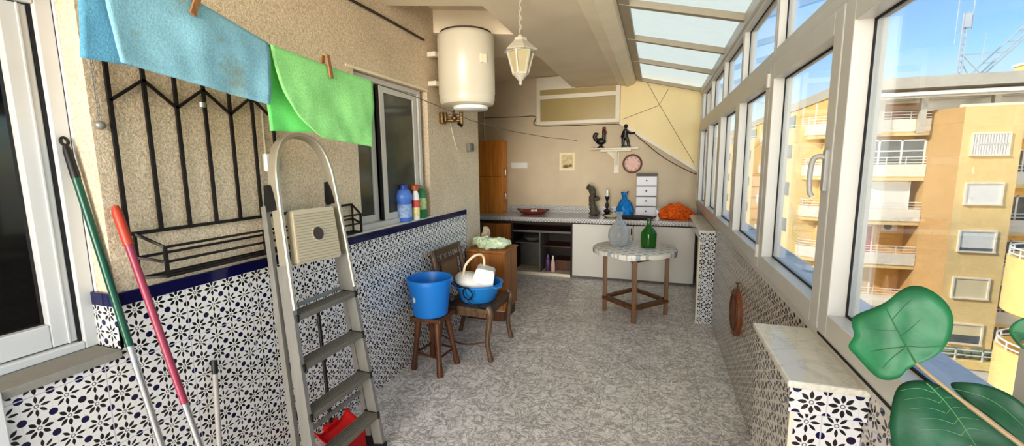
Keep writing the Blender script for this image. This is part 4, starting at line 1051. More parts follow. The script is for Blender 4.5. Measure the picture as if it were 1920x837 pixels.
m.build('spray_head', plain('orange brown cap', (176, 84, 46), 0.4), bl, True)
MB().lathe([(0.0308, 0.105), (0.0308, 0.165)], (-1.872, 3.045, SZ), 22, 1, False, False).build('label', plain('red label', (200, 72, 62), 0.5, var=0.3, scale=50), bl, True)
MB().lathe([(0.0308, 0.03), (0.0308, 0.104)], (-1.872, 3.045, SZ), 22, 1, False, False).build('label', plain('pale yellow label', (230, 214, 150), 0.5, var=0.25, scale=50), bl, True)
bl = thing('bottle', 'green cleaner bottle, rightmost on the sliding window sill', 'bottle', (-1.905, 3.165, SZ))
MB().lathe([(0.044, 0), (0.05, 0.01), (0.05, 0.2), (0.042, 0.23), (0.024, 0.25)], (-1.905, 3.175, SZ), 26, 1.15).build('body', plain('green cleaner plastic', (42, 122, 70), 0.3), bl, True)
MB().lathe([(0.024, 0.25), (0.024, 0.275), (0.02, 0.28)], (-1.905, 3.175, SZ), 16).build('cap', plain('grey green cap', (120, 146, 128), 0.4), bl, True)
MB().lathe([(0.0512, 0.075), (0.0512, 0.17)], (-1.905, 3.175, SZ), 26, 1.15, False, False).build('label', plain('pale green label', (176, 190, 130), 0.5, var=0.35, scale=40), bl, True)

# ------------------------------------------------------------------ stool and bucket
st = thing('stool', 'rustic reddish brown wooden stool carrying the tall blue bucket', 'stool', (-1.65, 2.885, 0))
m = MB(); m.box(-1.79, -1.525, 2.755, 3.01, 0.415, 0.448, 0.008); m.build('seat', M['woodS'], st)
feet = [(-1.795, 2.79), (-1.53, 2.735), (-1.505, 2.985), (-1.755, 3.03)]
tops = [(-1.745, 2.81), (-1.57, 2.79), (-1.57, 2.95), (-1.72, 2.965)]
for (a, b_), (c, d) in zip(feet, tops):
    m = MB(); P = [V((c + (a - c) * t, d + (b_ - d) * t, 0.416 * (1 - t))) for t in (0, 0.2, 0.4, 0.6, 0.8, 0.93, 1)]
    m.tube(P, [0.027, 0.026, 0.022, 0.020, 0.022, 0.026, 0.024], 10); m.build('leg', M['woodS'], st, True)
h = 0.14; q = [V((c + (a - c) * (1 - h / 0.416), d + (b_ - d) * (1 - h / 0.416), h)) for (a, b_), (c, d) in zip(feet, tops)]
for k in range(4):
    MB().tube([q[k], q[(k + 1) % 4]], 0.009, 8).build('stretcher', M['woodD'], st, True)
bk = thing('bucket', 'tall cornflower blue plastic bucket standing on the rustic stool', 'bucket', (-1.66, 2.87, 0.449))
MB().lathe([(0.0, 0.004), (0.125, 0.0), (0.135, 0.008), (0.165, 0.25), (0.172, 0.252), (0.174, 0.27), (0.180, 0.272), (0.180, 0.30), (0.172, 0.303), (0.162, 0.27), (0.130, 0.012), (0.0, 0.012)], (-1.668, 2.87, 0.449), 48, 1, False, False).build('body', M['bluep'], bk, True)
hp = [V((-1.668 + 0.183 * math.cos(a), 2.87 + 0.183 * math.sin(a), 0.735 - 0.02 * math.sin((a + 0.4)))) for a in [(-0.4 + 3.2 * k / 16) for k in range(17)]]
MB().tube(hp, 0.0045, 6).build('handle', M['bluep'], bk, True)
m = MB(); m.ball((0, 0, 0), 1, 2, (0.004, 0.018, 0.03)); bmesh.ops.transform(m.bm, matrix=Matrix.Translation((-1.668 - 0.061, 2.87 - 0.139, 0.449 + 0.155)) @ Matrix.Rotation(-1.98, 4, 'Z'), verts=m.bm.verts)
m.build('sticker', M['cordw'], bk, True)

# ------------------------------------------------------------------ chair with basin
chr_ = thing('chair', 'old dark wooden chair with cane back, blue basin on its seat', 'chair', (-1.5, 3.37, 0))
m = MB(); m.prism([(-1.255, 3.10), (-1.265, 3.12), (-1.255, 3.64), (-1.275, 3.665), (-1.70, 3.63), (-1.70, 3.12), (-1.28, 3.09)], 0.415, 0.446)
m.bm.faces.ensure_lookup_table(); m.build('seat', M['woodC'], chr_)
m = MB(); m.bar((-1.285, 3.13, 0.39), (-1.285, 3.63, 0.39), 0.022, 0.05); m.bar((-1.69, 3.14, 0.39), (-1.69, 3.61, 0.39), 0.022, 0.05); m.bar((-1.29, 3.125, 0.39), (-1.69, 3.14, 0.39), 0.022, 0.05); m.bar((-1.29, 3.635, 0.39), (-1.69, 3.615, 0.39), 0.022, 0.05)
m.build('apron', M['woodC'], chr_)
for y0, yb in ((3.12, 3.10), (3.635, 3.62)):
    m = MB(); m.tube(smooth_path([(-1.285, y0, 0.455), (-1.262, y0, 0.42), (-1.272, y0, 0.3), (-1.28, yb, 0.15), (-1.25, yb, 0.0)], 5), [0.028] * 5 + [0.032] * 3 + [0.026] * 5 + [0.021] * 6 + [0.024] * 2, 10)
    m.build('leg', M['woodC'], chr_, True)
for y0 in (3.13, 3.625):
    m = MB(); m.tube(smooth_path([(-1.785, y0 + 0.01, 0.0), (-1.735, y0, 0.2), (-1.72, y0, 0.43), (-1.745, y0, 0.7), (-1.79, y0, 0.895)], 5), 0.022, 10)
    m.build('rear_leg', M['woodC'], chr_, True)
def bkp(y, z): 
    zz = [(0.43, -1.72), (0.7, -1.745), (0.895, -1.79)]
    for (a, xa), (b2, xb) in zip(zz, zz[1:]):
        if z <= b2: return (xa + (xb - xa) * (z - a) / (b2 - a), y, z)
    return (-1.79, y, z)
m = MB(); m.bar(bkp(3.11, 0.87), bkp(3.65, 0.87), 0.03, 0.05); m.build('top_rail', M['woodC'], chr_)
m = MB(); m.bar(bkp(3.14, 0.57), bkp(3.62, 0.57), 0.025, 0.035); m.bar(bkp(3.23, 0.57), bkp(3.23, 0.78), 0.02); m.bar(bkp(3.53, 0.57), bkp(3.53, 0.78), 0.02); m.bar(bkp(3.14, 0.785), bkp(3.62, 0.785), 0.022, 0.03)
m.build('back_frame', M['woodC'], chr_)
for k in range(6): MB().tube([bkp(3.18 + k * 0.079, 0.79), bkp(3.18 + k * 0.079, 0.86)], 0.011, 8).build('spindle', M['woodC'], chr_, True)
m = MB(); m.hexa([V(bkp(3.24, 0.58)) + V((-0.004, 0, 0)), V(bkp(3.52, 0.58)) + V((-0.004, 0, 0)), V(bkp(3.52, 0.58)) + V((0.004, 0, 0)), V(bkp(3.24, 0.58)) + V((0.004, 0, 0)), V(bkp(3.24, 0.775)) + V((-0.004, 0, 0)), V(bkp(3.52, 0.775)) + V((-0.004, 0, 0)), V(bkp(3.52, 0.775)) + V((0.004, 0, 0)), V(bkp(3.24, 0.775)) + V((0.004, 0, 0))])
m.build('cane_panel', M['cane'], chr_)
MB().tube(smooth_path([(-1.28, 3.12, 0.16), (-1.5, 3.10, 0.12), (-1.745, 3.13, 0.17)], 5), 0.007, 6).build('stretcher', M['woodD'], chr_, True)
bs = thing('basin', 'round sky blue plastic basin on the chair seat', 'basin', (-1.45, 3.33, 0.447))
MB().lathe([(0.0, 0.003), (0.14, 0.0), (0.152, 0.01), (0.195, 0.14), (0.20, 0.146), (0.222, 0.15), (0.224, 0.162), (0.215, 0.166), (0.196, 0.158), (0.146, 0.014), (0.0, 0.012)], (-1.455, 3.33, 0.447), 48, 1, False, False).build('body', M['bluetub'], bs, True)
for a in (-0.35, PI - 0.35):
    m = MB(); m.tube([(-1.455 + 0.222 * math.cos(a + t), 3.33 + 0.222 * math.sin(a + t), 0.447 + 0.157) if abs(t) > 0.15 else (-1.455 + 0.245 * math.cos(a + t), 3.33 + 0.245 * math.sin(a + t), 0.447 + 0.15) for t in (-0.25, -0.14, 0, 0.14, 0.25)], 0.008, 8)
    m.build('grip', M['bluetub'], bs, True)
wb = thing('wringer_basket', 'white plastic basket with cream hoop handle tipped in the blue basin', 'basket', (-1.44, 3.32, 0.6))
rot = Matrix.Translation((-1.455, 3.32, 0.635)) @ Matrix.Rotation(0.3, 4, 'Z') @ Matrix.Rotation(0.32, 4, 'Y')
def xf(m): bmesh.ops.transform(m.bm, matrix=rot, verts=m.bm.verts); return m
m = MB(); m.hexa([(-0.04, -0.12, -0.07), (0.16, -0.105, -0.06), (0.16, 0.105, -0.06), (-0.04, 0.12, -0.07), (-0.03, -0.10, 0.115), (0.125, -0.085, 0.125), (0.125, 0.085, 0.125), (-0.03, 0.10, 0.115)])
bmesh.ops.bevel(m.bm, geom=m.bm.edges[:], offset=0.01, segments=2, affect='EDGES'); xf(m).build('body', M['whitep'], wb)
m = MB(); m.lathe([(0.155, -0.07), (0.165, -0.045), (0.145, 0.0), (0.09, 0.03), (0.0, 0.035)], (-0.03, 0, 0), 32, 0.85, True, False); xf(m).build('lid', M['whitep'], wb, True)
m = MB(); m.tube(smooth_path([(-0.12, -0.06, 0.0), (-0.13, -0.07, 0.10), (-0.09, -0.05, 0.19), (-0.04, 0.0, 0.215), (0.0, 0.05, 0.18), (0.03, 0.06, 0.09)], 6), 0.011, 10); xf(m).build('handle', M['creamp'], wb, True)
m = MB(); m.tube(smooth_path([(-1.62, 3.20, 0.60), (-1.52, 3.10, 0.615), (-1.45, 3.095, 0.615), (-1.40, 3.085, 0.57), (-1.43, 3.095, 0.52), (-1.475, 3.09, 0.54), (-1.48, 3.085, 0.60), (-1.43, 3.08, 0.625)], 6), 0.006, 6)
m.tube(smooth_path([(-1.45, 3.09, 0.52), (-1.42, 3.10, 0.48), (-1.37, 3.12, 0.452), (-1.30, 3.10, 0.45)], 5), 0.006, 6)
tag(m.build('cord', M['blackp'], None, True), 'black cord looped over the rim of the blue basin', 'cord')
m = MB(); m.ball((-1.64, 3.17, 0.50), 1, 3, (0.035, 0.035, 0.03)); m.crumple(0.022, 18, 4.0, 0.4485)
tag(m.build('cleaning_rag', plain('grey brown rag', (118, 106, 92), 0.95, var=0.4, scale=40), None, True), 'small grey brown rag on the chair seat left of the blue basin', 'rag')

# ------------------------------------------------------------------ round table
TX, TY = -0.20, 4.70
tb = thing('round_table', 'round wooden garden table under a pale striped oilcloth', 'table', (TX, TY, 0))
MB().lathe([(0.40, 0.68), (0.425, 0.69), (0.425, 0.715), (0.0, 0.718)], (TX, TY, 0), 48, 1, True, False).build('tabletop', M['woodT'], tb, True)
LP_ = [(-0.172, 4.34), (0.142, 4.70), (-0.20, 5.04), (-0.50, 4.655)]
for (x, y) in LP_:
    a = math.atan2(y - TY, x - TX)
    m = MB(); m.box(-0.022, 0.022, -0.024, 0.024, 0, 0.68, 0.004); bmesh.ops.transform(m.bm, matrix=Matrix.Translation((x, y, 0)) @ Matrix.Rotation(a, 4, 'Z'), verts=m.bm.verts)
    m.build('leg', M['woodT'], tb)
for k in range(4):
    (a, b_), (c, d) = LP_[k], LP_[(k + 1) % 4]
    MB().bar((a, b_, 0.155), (c, d, 0.155), 0.075 if k in (0, 3) else 0.055, 0.03).build('stretcher', M['woodT'], tb)
    MB().bar((a, b_, 0.655), (c, d, 0.655), 0.02, 0.05).build('apron', M['woodT'], tb)
m = MB(); m.lathe([(0.0, 0.722), (0.43, 0.7215), (0.439, 0.715), (0.441, 0.70), (0.438, 0.672)], (TX, TY, 0), 64, 1, False, False)
for v in m.bm.verts:
    r_ = math.hypot(v.co.x - TX, v.co.y - TY)
    if v.co.z < 0.71:
        a = math.atan2(v.co.y - TY, v.co.x - TX); v.co.z += 0.008 * math.sin(5 * a) + 0.006 * math.sin(9 * a + 1)
tag(m.build('tablecloth', M['oilcloth'], None, True), 'pale blue and white striped oilcloth covering the round table', 'tablecloth')
dj = thing('demijohn', 'clear glass demijohn on the round table', 'bottle', (-0.37, 4.78, 0.7225))
MB().lathe([(0.07, 0.0), (0.09, 0.006), (0.1, 0.03), (0.117, 0.08), (0.118, 0.12), (0.112, 0.165), (0.085, 0.215), (0.055, 0.25), (0.032, 0.285), (0.026, 0.32), (0.027, 0.34), (0.026, 0.35)], (-0.37, 4.78, 0.7225), 40, 1, True, False).build('body', M['clearG'], dj, True)
MB().lathe([(0.034, 0.345), (0.038, 0.352), (0.038, 0.365), (0.033, 0.372)], (-0.37, 4.78, 0.7225), 24, 1, False, False).build('lip', M['clearG'], dj, True)
gj = thing('demijohn', 'small green glass demijohn on the round table', 'bottle', (-0.055, 4.74, 0.7225))
MB().lathe([(0.066, 0.0), (0.076, 0.006), (0.08, 0.02), (0.083, 0.145), (0.08, 0.16), (0.058, 0.195), (0.032, 0.225), (0.022, 0.25), (0.02, 0.285)], (-0.055, 4.74, 0.7225), 36, 1, True, False).build('body', M['greenG'], gj, True)
MB().lathe([(0.02, 0.285), (0.027, 0.288), (0.027, 0.303), (0.02, 0.308)], (-0.055, 4.74, 0.7225), 20).build('lip', plain('dark green lip', (34, 62, 34), 0.2), gj, True)

# ------------------------------------------------------------------ tiled ledges at the right wall
lg = thing('tiled_ledge', 'near marble topped tiled ledge under the windows, right foreground', 'ledge', (0.48, 1.57, 0))
MB().box(0.378, 0.576, 1.33, 1.806, 0.978, 1.0, 0.006).build('marble_top', M['marble'], lg)
MB().box(0.40, 0.576, 1.372, 1.80, 0.0, 0.90).build('pillar', M['tileR'], lg)
MB().box(0.388, 0.576, 1.346, 1.80, 0.90, 0.978).build('apron', M['tileR'], lg)
MB().box(0.3875, 0.576, 1.343, 1.346, 0.90, 0.978).build('apron_front_tiles', M['tileF'], lg)
MB().box(0.4005, 0.576, 1.369, 1.372, 0.0, 0.90).build('front_tiles', M['tileF'], lg)
MB().box(0.398, 0.409, 1.366, 1.374, 0.0, 0.90).build('corner_trim', M['cordw'], lg)
lg = thing('tiled_ledge', 'far marble topped tiled ledge joining the counter at the right wall', 'ledge', (0.5, 5.1, 0))
MB().box(0.418, 0.576, 4.52, 5.855, 0.93, 0.958, 0.005).build('marble_top', M['marble'], lg)
MB().box(0.43, 0.576, 4.536, 4.70, 0.0, 0.86).build('pillar', M['tileR'], lg)
MB().box(0.426, 0.576, 4.53, 5.85, 0.86, 0.93).build('apron', M['tileR'], lg)
MB().box(0.426, 0.576, 4.527, 4.53, 0.86, 0.93).build('apron_front_tiles', M['tileF'], lg)
MB().box(0.43, 0.576, 4.533, 4.536, 0.0, 0.86).build('front_tiles', M['tileF'], lg)
MB().box(0.424, 0.44, 4.528, 4.5335, 0.0, 0.86).build('corner_trim', M['cordw'], lg)
ov = thing('oval_board', 'oval reddish wooden board hanging on the right tiled wall', 'board', (0.56, 3.22, 0.57))
m = MB(); m.prism_ax([(3.22 + 0.165 * math.cos(a), 0.575 + 0.165 * math.sin(a)) for a in [2 * PI * k / 40 for k in range(40)]], 0.548, 0.577, 'X')
bmesh.ops.bevel(m.bm, geom=[e for e in m.bm.edges if abs(e.verts[0].co.x - e.verts[1].co.x) < 1e-5], offset=0.006, segments=2, affect='EDGES'); m.build('board', M['ovalw'], ov)
m = MB(); m.tube([(0.548, 3.22 + 0.125 * math.cos(a), 0.575 + 0.125 * math.sin(a)) for a in [2 * PI * k / 32 for k in range(32)]], 0.008, 8, closed=True); m.build('moulding', M['woodD'], ov, True)
m = MB(); m.tube([(0.562, 3.22, 0.735), (0.566, 3.22, 0.785)], 0.005, 6); m.tube([(0.576, 3.22, 0.785), (0.55, 3.22, 0.785)], 0.006, 6); m.build('hook', M['brass'], ov, True)

# ------------------------------------------------------------------ big leaved plant at right foreground
CAM = V((0, 0, 1.62))
pt = thing('potted_plant', 'large leaved green plant in the right foreground before the window', 'plant', (0.36, 0.52, 0))
def leaf(c, u, v, n, outline, k, mat, veins, bend, vm, base):
    c = CAM + (V(c) - CAM) * k; u, v, n = V(u), V(v), V(n)
    P = [V((a * k * 1.08, b * k * 1.08, 0)) for a, b in outline]
    for _ in range(3):     # corner cutting rounds the outline
        P = [p for a_, b2 in zip(P, P[1:] + P[:1]) for p in (a_ * 0.75 + b2 * 0.25, a_ * 0.25 + b2 * 0.75)]
    R = max(p.length for p in P)
    bx = V((base[0] * k, base[1] * k, 0))
    def pos(q, off=0.0):
        r = q.length / R
        h = bend * R * (r * r) + 0.012 * mnoise.noise(V((q.x * 22, q.y * 22, k * 7)))
        d = abs(q.x * 0.5 + q.y * 0.0); 
        return c + u * q.x + v * q.y + n * (h + off)
    m = MB(); rings = []
    for f in (0.16, 0.33, 0.5, 0.67, 0.84, 1.0):
        rings.append([m.bm.verts.new(pos(p * f)) for p in P])
    cv = m.bm.verts.new(pos(V((0, 0, 0)))); N_ = len(P)
    for i in range(N_): m.bm.faces.new((cv, rings[0][i], rings[0][(i + 1) % N_]))
    for A, B in zip(rings, rings[1:]):
        for i in range(N_): m.bm.faces.new((A[i], B[i], B[(i + 1) % N_], A[(i + 1) % N_]))
    o = m.build('leaf', mat, pt, True, 0.0016)
    for vv in veins:
        path = smooth_path([V((a * k, b * k, 0)) for a, b in vv[0]], 6)
        L_ = len(path)
        m = MB(); m.tube([pos(q, -0.0012) for q in path], [vv[1] * (1 - 0.65 * i / (L_ - 1)) for i in range(L_)], 6)
        m.build('vein', vm, o, True)
    return c
l1 = [(-0.014, -0.021), (-0.035, 0.0), (-0.045, 0.028), (-0.043, 0.059), (-0.027, 0.08), (-0.007, 0.09), (0.011, 0.081), (0.029, 0.054), (0.063, 0.03), (0.063, 0.017), (0.057, 0.001), (0.066, -0.018), (0.054, -0.029), (0.03, -0.053), (0.017, -0.054), (0.004, -0.047), (-0.002, -0.032), (-0.009, -0.025)]
leaf((0.373, 0.779, 1.337), (-0.935, 0.356, 0), (0.071, 0.186, 0.98), (0.348, 0.916, -0.199), l1, 1.0, M['leaf'],
     [([(-0.012, -0.022), (0.0, 0.0), (0.016, 0.03), (0.029, 0.056)], 0.0016), ([(0.0, 0.0), (0.02, -0.008), (0.041, -0.019)], 0.0012), ([(0.0, 0.0), (-0.02, 0.004), (-0.04, 0.011)], 0.0009), ([(0.008, 0.014), (-0.004, 0.03), (-0.012, 0.044)], 0.0007),
      ([(0.002, -0.003), (0.016, -0.022), (0.025, -0.04)], 0.0008), ([(0.012, 0.022), (0.03, 0.018), (0.048, 0.018)], 0.0006), ([(0.02, 0.036), (0.01, 0.056), (0.0, 0.072)], 0.0006)], 0.10, M['vein'], (0, 0))
l2 = [(0.017, 0.054), (0.035, 0.046), (0.042, 0.034), (0.045, 0.01), (0.045, -0.011), (0.041, -0.035), (0.03, -0.061), (0.003, -0.072), (-0.03, -0.052), (-0.056, -0.018), (-0.066, 0.003), (-0.039, 0.027), (-0.007, 0.051)]
side = []
for t_ in (0.12, 0.26, 0.4, 0.54, 0.68):
    x_, y_ = 0.016 - 0.045 * t_, 0.053 - 0.075 * t_
    side.append(([(x_, y_), (x_ + 0.015, y_ + 0.0), (x_ + 0.03 + 0.01 * t_, y_ - 0.008)], 0.0005))
    side.append(([(x_, y_), (x_ - 0.006, y_ + 0.010), (x_ - 0.020, y_ + 0.012)], 0.0005))
leaf((0.339, 0.612, 1.296), (-0.928, 0.371, 0), (0.221, 0.554, 0.803), (0.298, 0.745, -0.596), l2, 1.2, M['leafD'],
     [([(0.017, 0.054), (0.002, 0.04), (-0.012, 0.02), (-0.028, -0.008), (-0.036, -0.03)], 0.001)] + side, 0.08, M['veinL'], (0, 0))
l3 = [(0.04, 0.02), (0.022, 0.025), (0.0, 0.026), (-0.015, 0.02), (-0.028, 0.004), (-0.035, -0.019), (-0.028, -0.038), (-0.012, -0.024), (0.012, -0.005)]
leaf((0.38, 0.606, 1.332), (-0.936, 0.351, 0), (0.177, 0.473, 0.863), (0.303, 0.808, -0.505), l3, 1.28, M['leafD'], [([(0.036, 0.016), (0.0, 0.01), (-0.028, -0.015)], 0.0007)], 0.05, M['veinL'], (0, 0))
l4 = [(0.019, 0.0), (0.017, 0.009), (0.01, 0.018), (-0.005, 0.026), (-0.017, 0.017), (-0.017, -0.007), (-0.006, -0.021), (0.007, -0.017), (0.013, -0.01)]
leaf((0.414, 0.625, 1.421), (-0.894, 0.447, 0), (0.044, 0.088, 0.995), (0.445, 0.89, -0.099), l4, 1.15, M['leaf'], [([(0.016, 0.0), (0.0, 0.002), (-0.014, 0.004)], 0.0007)], 0.05, M['vein'], (0, 0))
m = MB(); m.tube(smooth_path([(0.382, 0.772, 1.316), (0.397, 0.752, 1.302), (0.414, 0.735, 1.288), (0.448, 0.71, 1.262), (0.474, 0.69, 1.238), (0.49, 0.65, 1.19), (0.43, 0.58, 0.9), (0.37, 0.53, 0.5), (0.36, 0.52, 0.27)], 5), [0.0026] * 12 + [0.0035] * 12 + [0.008] * 17, 8)
m.build('stalk', M['stalk'], pt, True)
m = MB(); m.tube(smooth_path([(0.382, 0.645, 1.262), (0.43, 0.62, 1.22), (0.455, 0.60, 1.05), (0.395, 0.545, 0.7)], 5), 0.005, 8); m.tube(smooth_path([(0.46, 0.71, 1.385), (0.50, 0.70, 1.34), (0.485, 0.66, 1.2)], 5), 0.004, 8)
m.build('stalk', M['stalk'], pt, True)
MB().lathe([(0.11, 0.0), (0.12, 0.005), (0.155, 0.26), (0.168, 0.262), (0.168, 0.30), (0.155, 0.30), (0.15, 0.27), (0.0, 0.268)], (0.36, 0.52, 0), 36, 1, True, False).build('pot', M['pot'], pt, True)

# ------------------------------------------------------------------ outside: apartment building across the street
ab = thing('apartment_building', 'ochre apartment building with white balconies across the street', 'building', (11, 34, -13))
G = -13.0
MB().box(11.0, 34.0, 35.2, 110.0, G, 5.9).build('wall', M['orangeR'], ab)
tw_ = MB().box(16.7, 19.35, 32.0, 35.2, G, 4.66).build('stair_tower', M['ochre'], ab)
MB().prism([(16.7, 32.0), (16.695, 32.0), (15.95, 33.6), (15.95, 35.2), (16.7, 35.2)], G, 4.66).build('stair_tower_side', M['ochreD'], ab)  # left face in shade; the shade is put into its browner colour
for k, z in enumerate((2.53, -0.30, -3.1, -5.95, -8.8)):
    fr_ = MB(); x0, x1, z0, z1 = 17.2, 18.75, z - 0.6, z + 0.55
    fr_.box(x0 - 0.09, x0, 31.9, 32.02, z0 - 0.09, z1 + 0.09); fr_.box(x1, x1 + 0.09, 31.9, 32.02, z0 - 0.09, z1 + 0.09); fr_.box(x0, x1, 31.9, 32.02, z1, z1 + 0.09); fr_.box(x0 - 0.1, x1 + 0.1, 31.86, 32.02, z0 - 0.09, z0)
    wf = fr_.build('window_frame', M['whiteR'], ab)
    MB().box(x0, x1, 31.965, 31.985, z0 + (0.18 if k == 2 else 0) + (0.5 if k == 4 else 0), z1).build('roller_shutter', M['shutter'] if k < 3 else plain('cream roller shutter', (222, 206, 168), 0.5), wf)
    if k == 4: MB().box(x0, x1, 31.97, 31.98, z0, z0 + 0.5).build('pane', M['ewin'], wf)
    if k == 2: MB().box(x0, x1, 31.97, 31.98, z0, z0 + 0.18).build('pane', M['ewin'], wf)
    if k == 0:
        m = MB()
        for q in range(13): m.box(x0 + 0.06 + q * 0.12, x0 + 0.10 + q * 0.12, 31.91, 31.94, z0, z1)
        m.box(x0, x1, 31.91, 31.94, z - 0.05, z)
        m.build('window_bars', M['rail'], wf)
BO = [(11.0, 37.2), (9.95, 36.4), (9.95, 35.2), (12.9, 33.6), (15.94, 33.6)]
def path_wall(mb, pts, th, z0, z1):
    for (a, b_), (c, d) in zip(pts, pts[1:]):
        mb.bar((a, b_, (z0 + z1) / 2), (c, d, (z0 + z1) / 2), th, z1 - z0)
for k, zt_ in enumerate((4.30, 1.49, -1.37, -4.25, -7.10, -9.95)):
    poly = BO + [(15.94, 35.19), (11.0, 35.19)]
    m = MB(); m.prism(poly[::-1], zt_ - 1.12, zt_ - 0.86); sl = m.build('balcony_slab', M['ochre'], ab)
    m = MB(); path_wall(m, BO, 0.12, zt_ - 0.86, zt_ - 0.1); m.build('parapet', M['whiteR'], sl)
    m = MB()
    for dz in (0.08, 0.26, 0.44): path_wall(m, BO, 0.04, zt_ + dz - 0.1, zt_ + dz - 0.06)
    for (a, b_), (c, d) in zip(BO[1:], BO[2:]):
        nn = max(1, int(math.hypot(c - a, d - b_) / 0.9))
        for q in range(nn): m.bar((a + (c - a) * q / nn, b_ + (d - b_) * q / nn, zt_ - 0.1), (a + (c - a) * q / nn, b_ + (d - b_) * q / nn, zt_ + 0.4), 0.04)
    m.build('railing', M['rail'], sl)
def ewin(x0, x1, y, z0, z1, mat, n=2, depth=0.06):
    m = MB()
    for q in range(n + 1): m.box(x0 + (x1 - x0) * q / n - 0.05, x0 + (x1 - x0) * q / n + 0.05, y - depth, y, z0, z1)
    m.box(x0, x1, y - depth, y, z0, z0 + 0.08); m.box(x0, x1, y - depth, y, z1 - 0.08, z1)
    f = m.build('window_frame', M['rail'], ab)
    MB().box(x0, x1, y - depth * 0.5, y - depth * 0.3, z0, z1).build('pane', mat, f)
    return f
ewin(11.2, 15.9, 33.85, 1.05, 2.95, M['ewin'], 4)            # glazed-in balcony
m = MB(); m.box(11.2, 15.9, 33.8, 33.86, 2.2, 2.28); m.build('window_frame', M['rail'], ab)
ewin(11.3, 15.5, 34.2, -1.9, 0.3, M['shutter'], 2)
ewin(12.1, 14.2, 35.15, -5.2, -2.7, M['redcurtain'], 2)
m = MB(); m.box(14.5, 15.4, 34.75, 35.15, -3.05, -2.45, 0.03); ac = m.build('air_conditioner', M['whiteR'], ab)
m = MB(); m.lathe([(0.22, 0), (0.22, 0.02)], (0, 0, 0), 20); bmesh.ops.transform(m.bm, matrix=Matrix.Translation((14.85, 34.74, -2.75)) @ Matrix.Rotation(PI / 2, 4, 'X'), verts=m.bm.verts); m.build('fan_grille', M['ewin'], ac)
ewin(12.0, 14.3, 35.15, -8.0, -5.6, M['shutterB'], 1)
ewin(12.0, 14.3, 35.15, -10.8, -8.5, M['shutter'], 1)
# top floor set back under a long canopy
MB().box(11.6, 34.0, 35.0, 35.19, 3.4, 5.88).build('top_floor_wall', M['rail'], ab)
m = MB(); m.prism([(10.9, 110), (10.9, 33.0), (11.1, 32.4), (34.0, 32.4), (34.0, 35.3), (12.3, 35.3), (12.3, 110)], 5.9, 6.55); m.build('canopy', M['cornC'], ab)
m = MB()
for q in range(5): m.box(11.3, 33.5, 32.6 + q * 0.52, 32.85 + q * 0.52, 5.5 - 0.1 * (q % 2), 5.72)
m.build('pergola_beams', M['rail'], ab)
m = MB()
for x in (11.3, 13.1, 15.2, 18.6, 21.5): m.box(x, x + 0.3, 33.2, 33.5, 3.3, 5.62)
m.build('post', M['cornC'], ab)
for x0, x1 in ((12.2, 13.4), (14.0, 16.2)):
    MB().box(x0, x1, 34.9, 35.02, 3.5, 5.3).build('window', M['brick'], ab)
m = MB(); m.box(17.0, 26, 33.0, 33.15, 4.66, 4.9); m.build('roof_curb', M['whiteR'], ab)
# right of the stair tower
for zt_ in (3.9, 1.05, -1.8, -4.65, -7.5, -10.3):
    m = MB(); m.box(19.6, 27, 33.2, 35.19, zt_ - 1.1, zt_ - 0.86); sl = m.build('balcony_slab', M['ochre'], ab)
    m = MB(); m.box(19.6, 27, 33.2, 33.32, zt_ - 0.86, zt_ - 0.15); m.build('parapet', M['whiteR'], sl)
    m = MB()
    for dz in (0.0, 0.2): m.box(19.6, 27, 33.24, 33.28, zt_ + dz, zt_ + dz + 0.04)
    m.build('railing', M['rail'], sl)
    ewin(20.2, 22.6, 35.15, zt_ - 0.8, zt_ + 1.2, M['ewin'], 2)
# long street side: stair towers and balcony stacks running away
for q, yy in enumerate((37.2, 50.6, 64.0, 77.4)):
    y0 = yy - (1.4 if q == 0 else 0)
    MB().box(9.6, 11.0, y0 + 0.0, y0 + 4.2, G, 4.1).build('stair_tower', M['ochre'], ab)
    for z in (2.4, -0.4, -3.2, -6.0):
        MB().box(9.54, 9.62, y0 + 1.5, y0 + 2.5, z - 0.5, z + 0.5).build('window', M['ewin'], ab)
    for zt_ in (4.30, 1.49, -1.37, -4.25, -7.1):
        a0 = y0 + 5.0; a1 = a0 + 7.4
        pl_ = [(11.0, a0), (9.9, a0 + 0.3), (9.4, a0 + 1.4), (9.4, a1 - 1.4), (9.9, a1 - 0.3), (11.0, a1)]
        m = MB(); m.prism(pl_, zt_ - 1.12, zt_ - 0.86); sl = m.build('balcony_slab', M['ochre'], ab)
        m = MB(); path_wall(m, pl_, 0.12, zt_ - 0.86, zt_ - 0.1); m.build('parapet', M['whiteR'], sl)
        m = MB(); 
        for dz in (0.1, 0.3): path_wall(m, pl_, 0.04, zt_ + dz - 0.06, zt_ + dz - 0.02)
        m.build('railing', M['rail'], sl)
        MB().box(10.9, 11.02, a0 + 1.5, a1 - 1.5, zt_ - 0.8, zt_ + 1.2).build('window', M['ewin'], ab)
for y in range(34, 84, 3):
    MB().box(10.95, 11.2, y + 0.2, y + 0.5, 4.2, 5.9).build('post', M['whiteR'], ab)
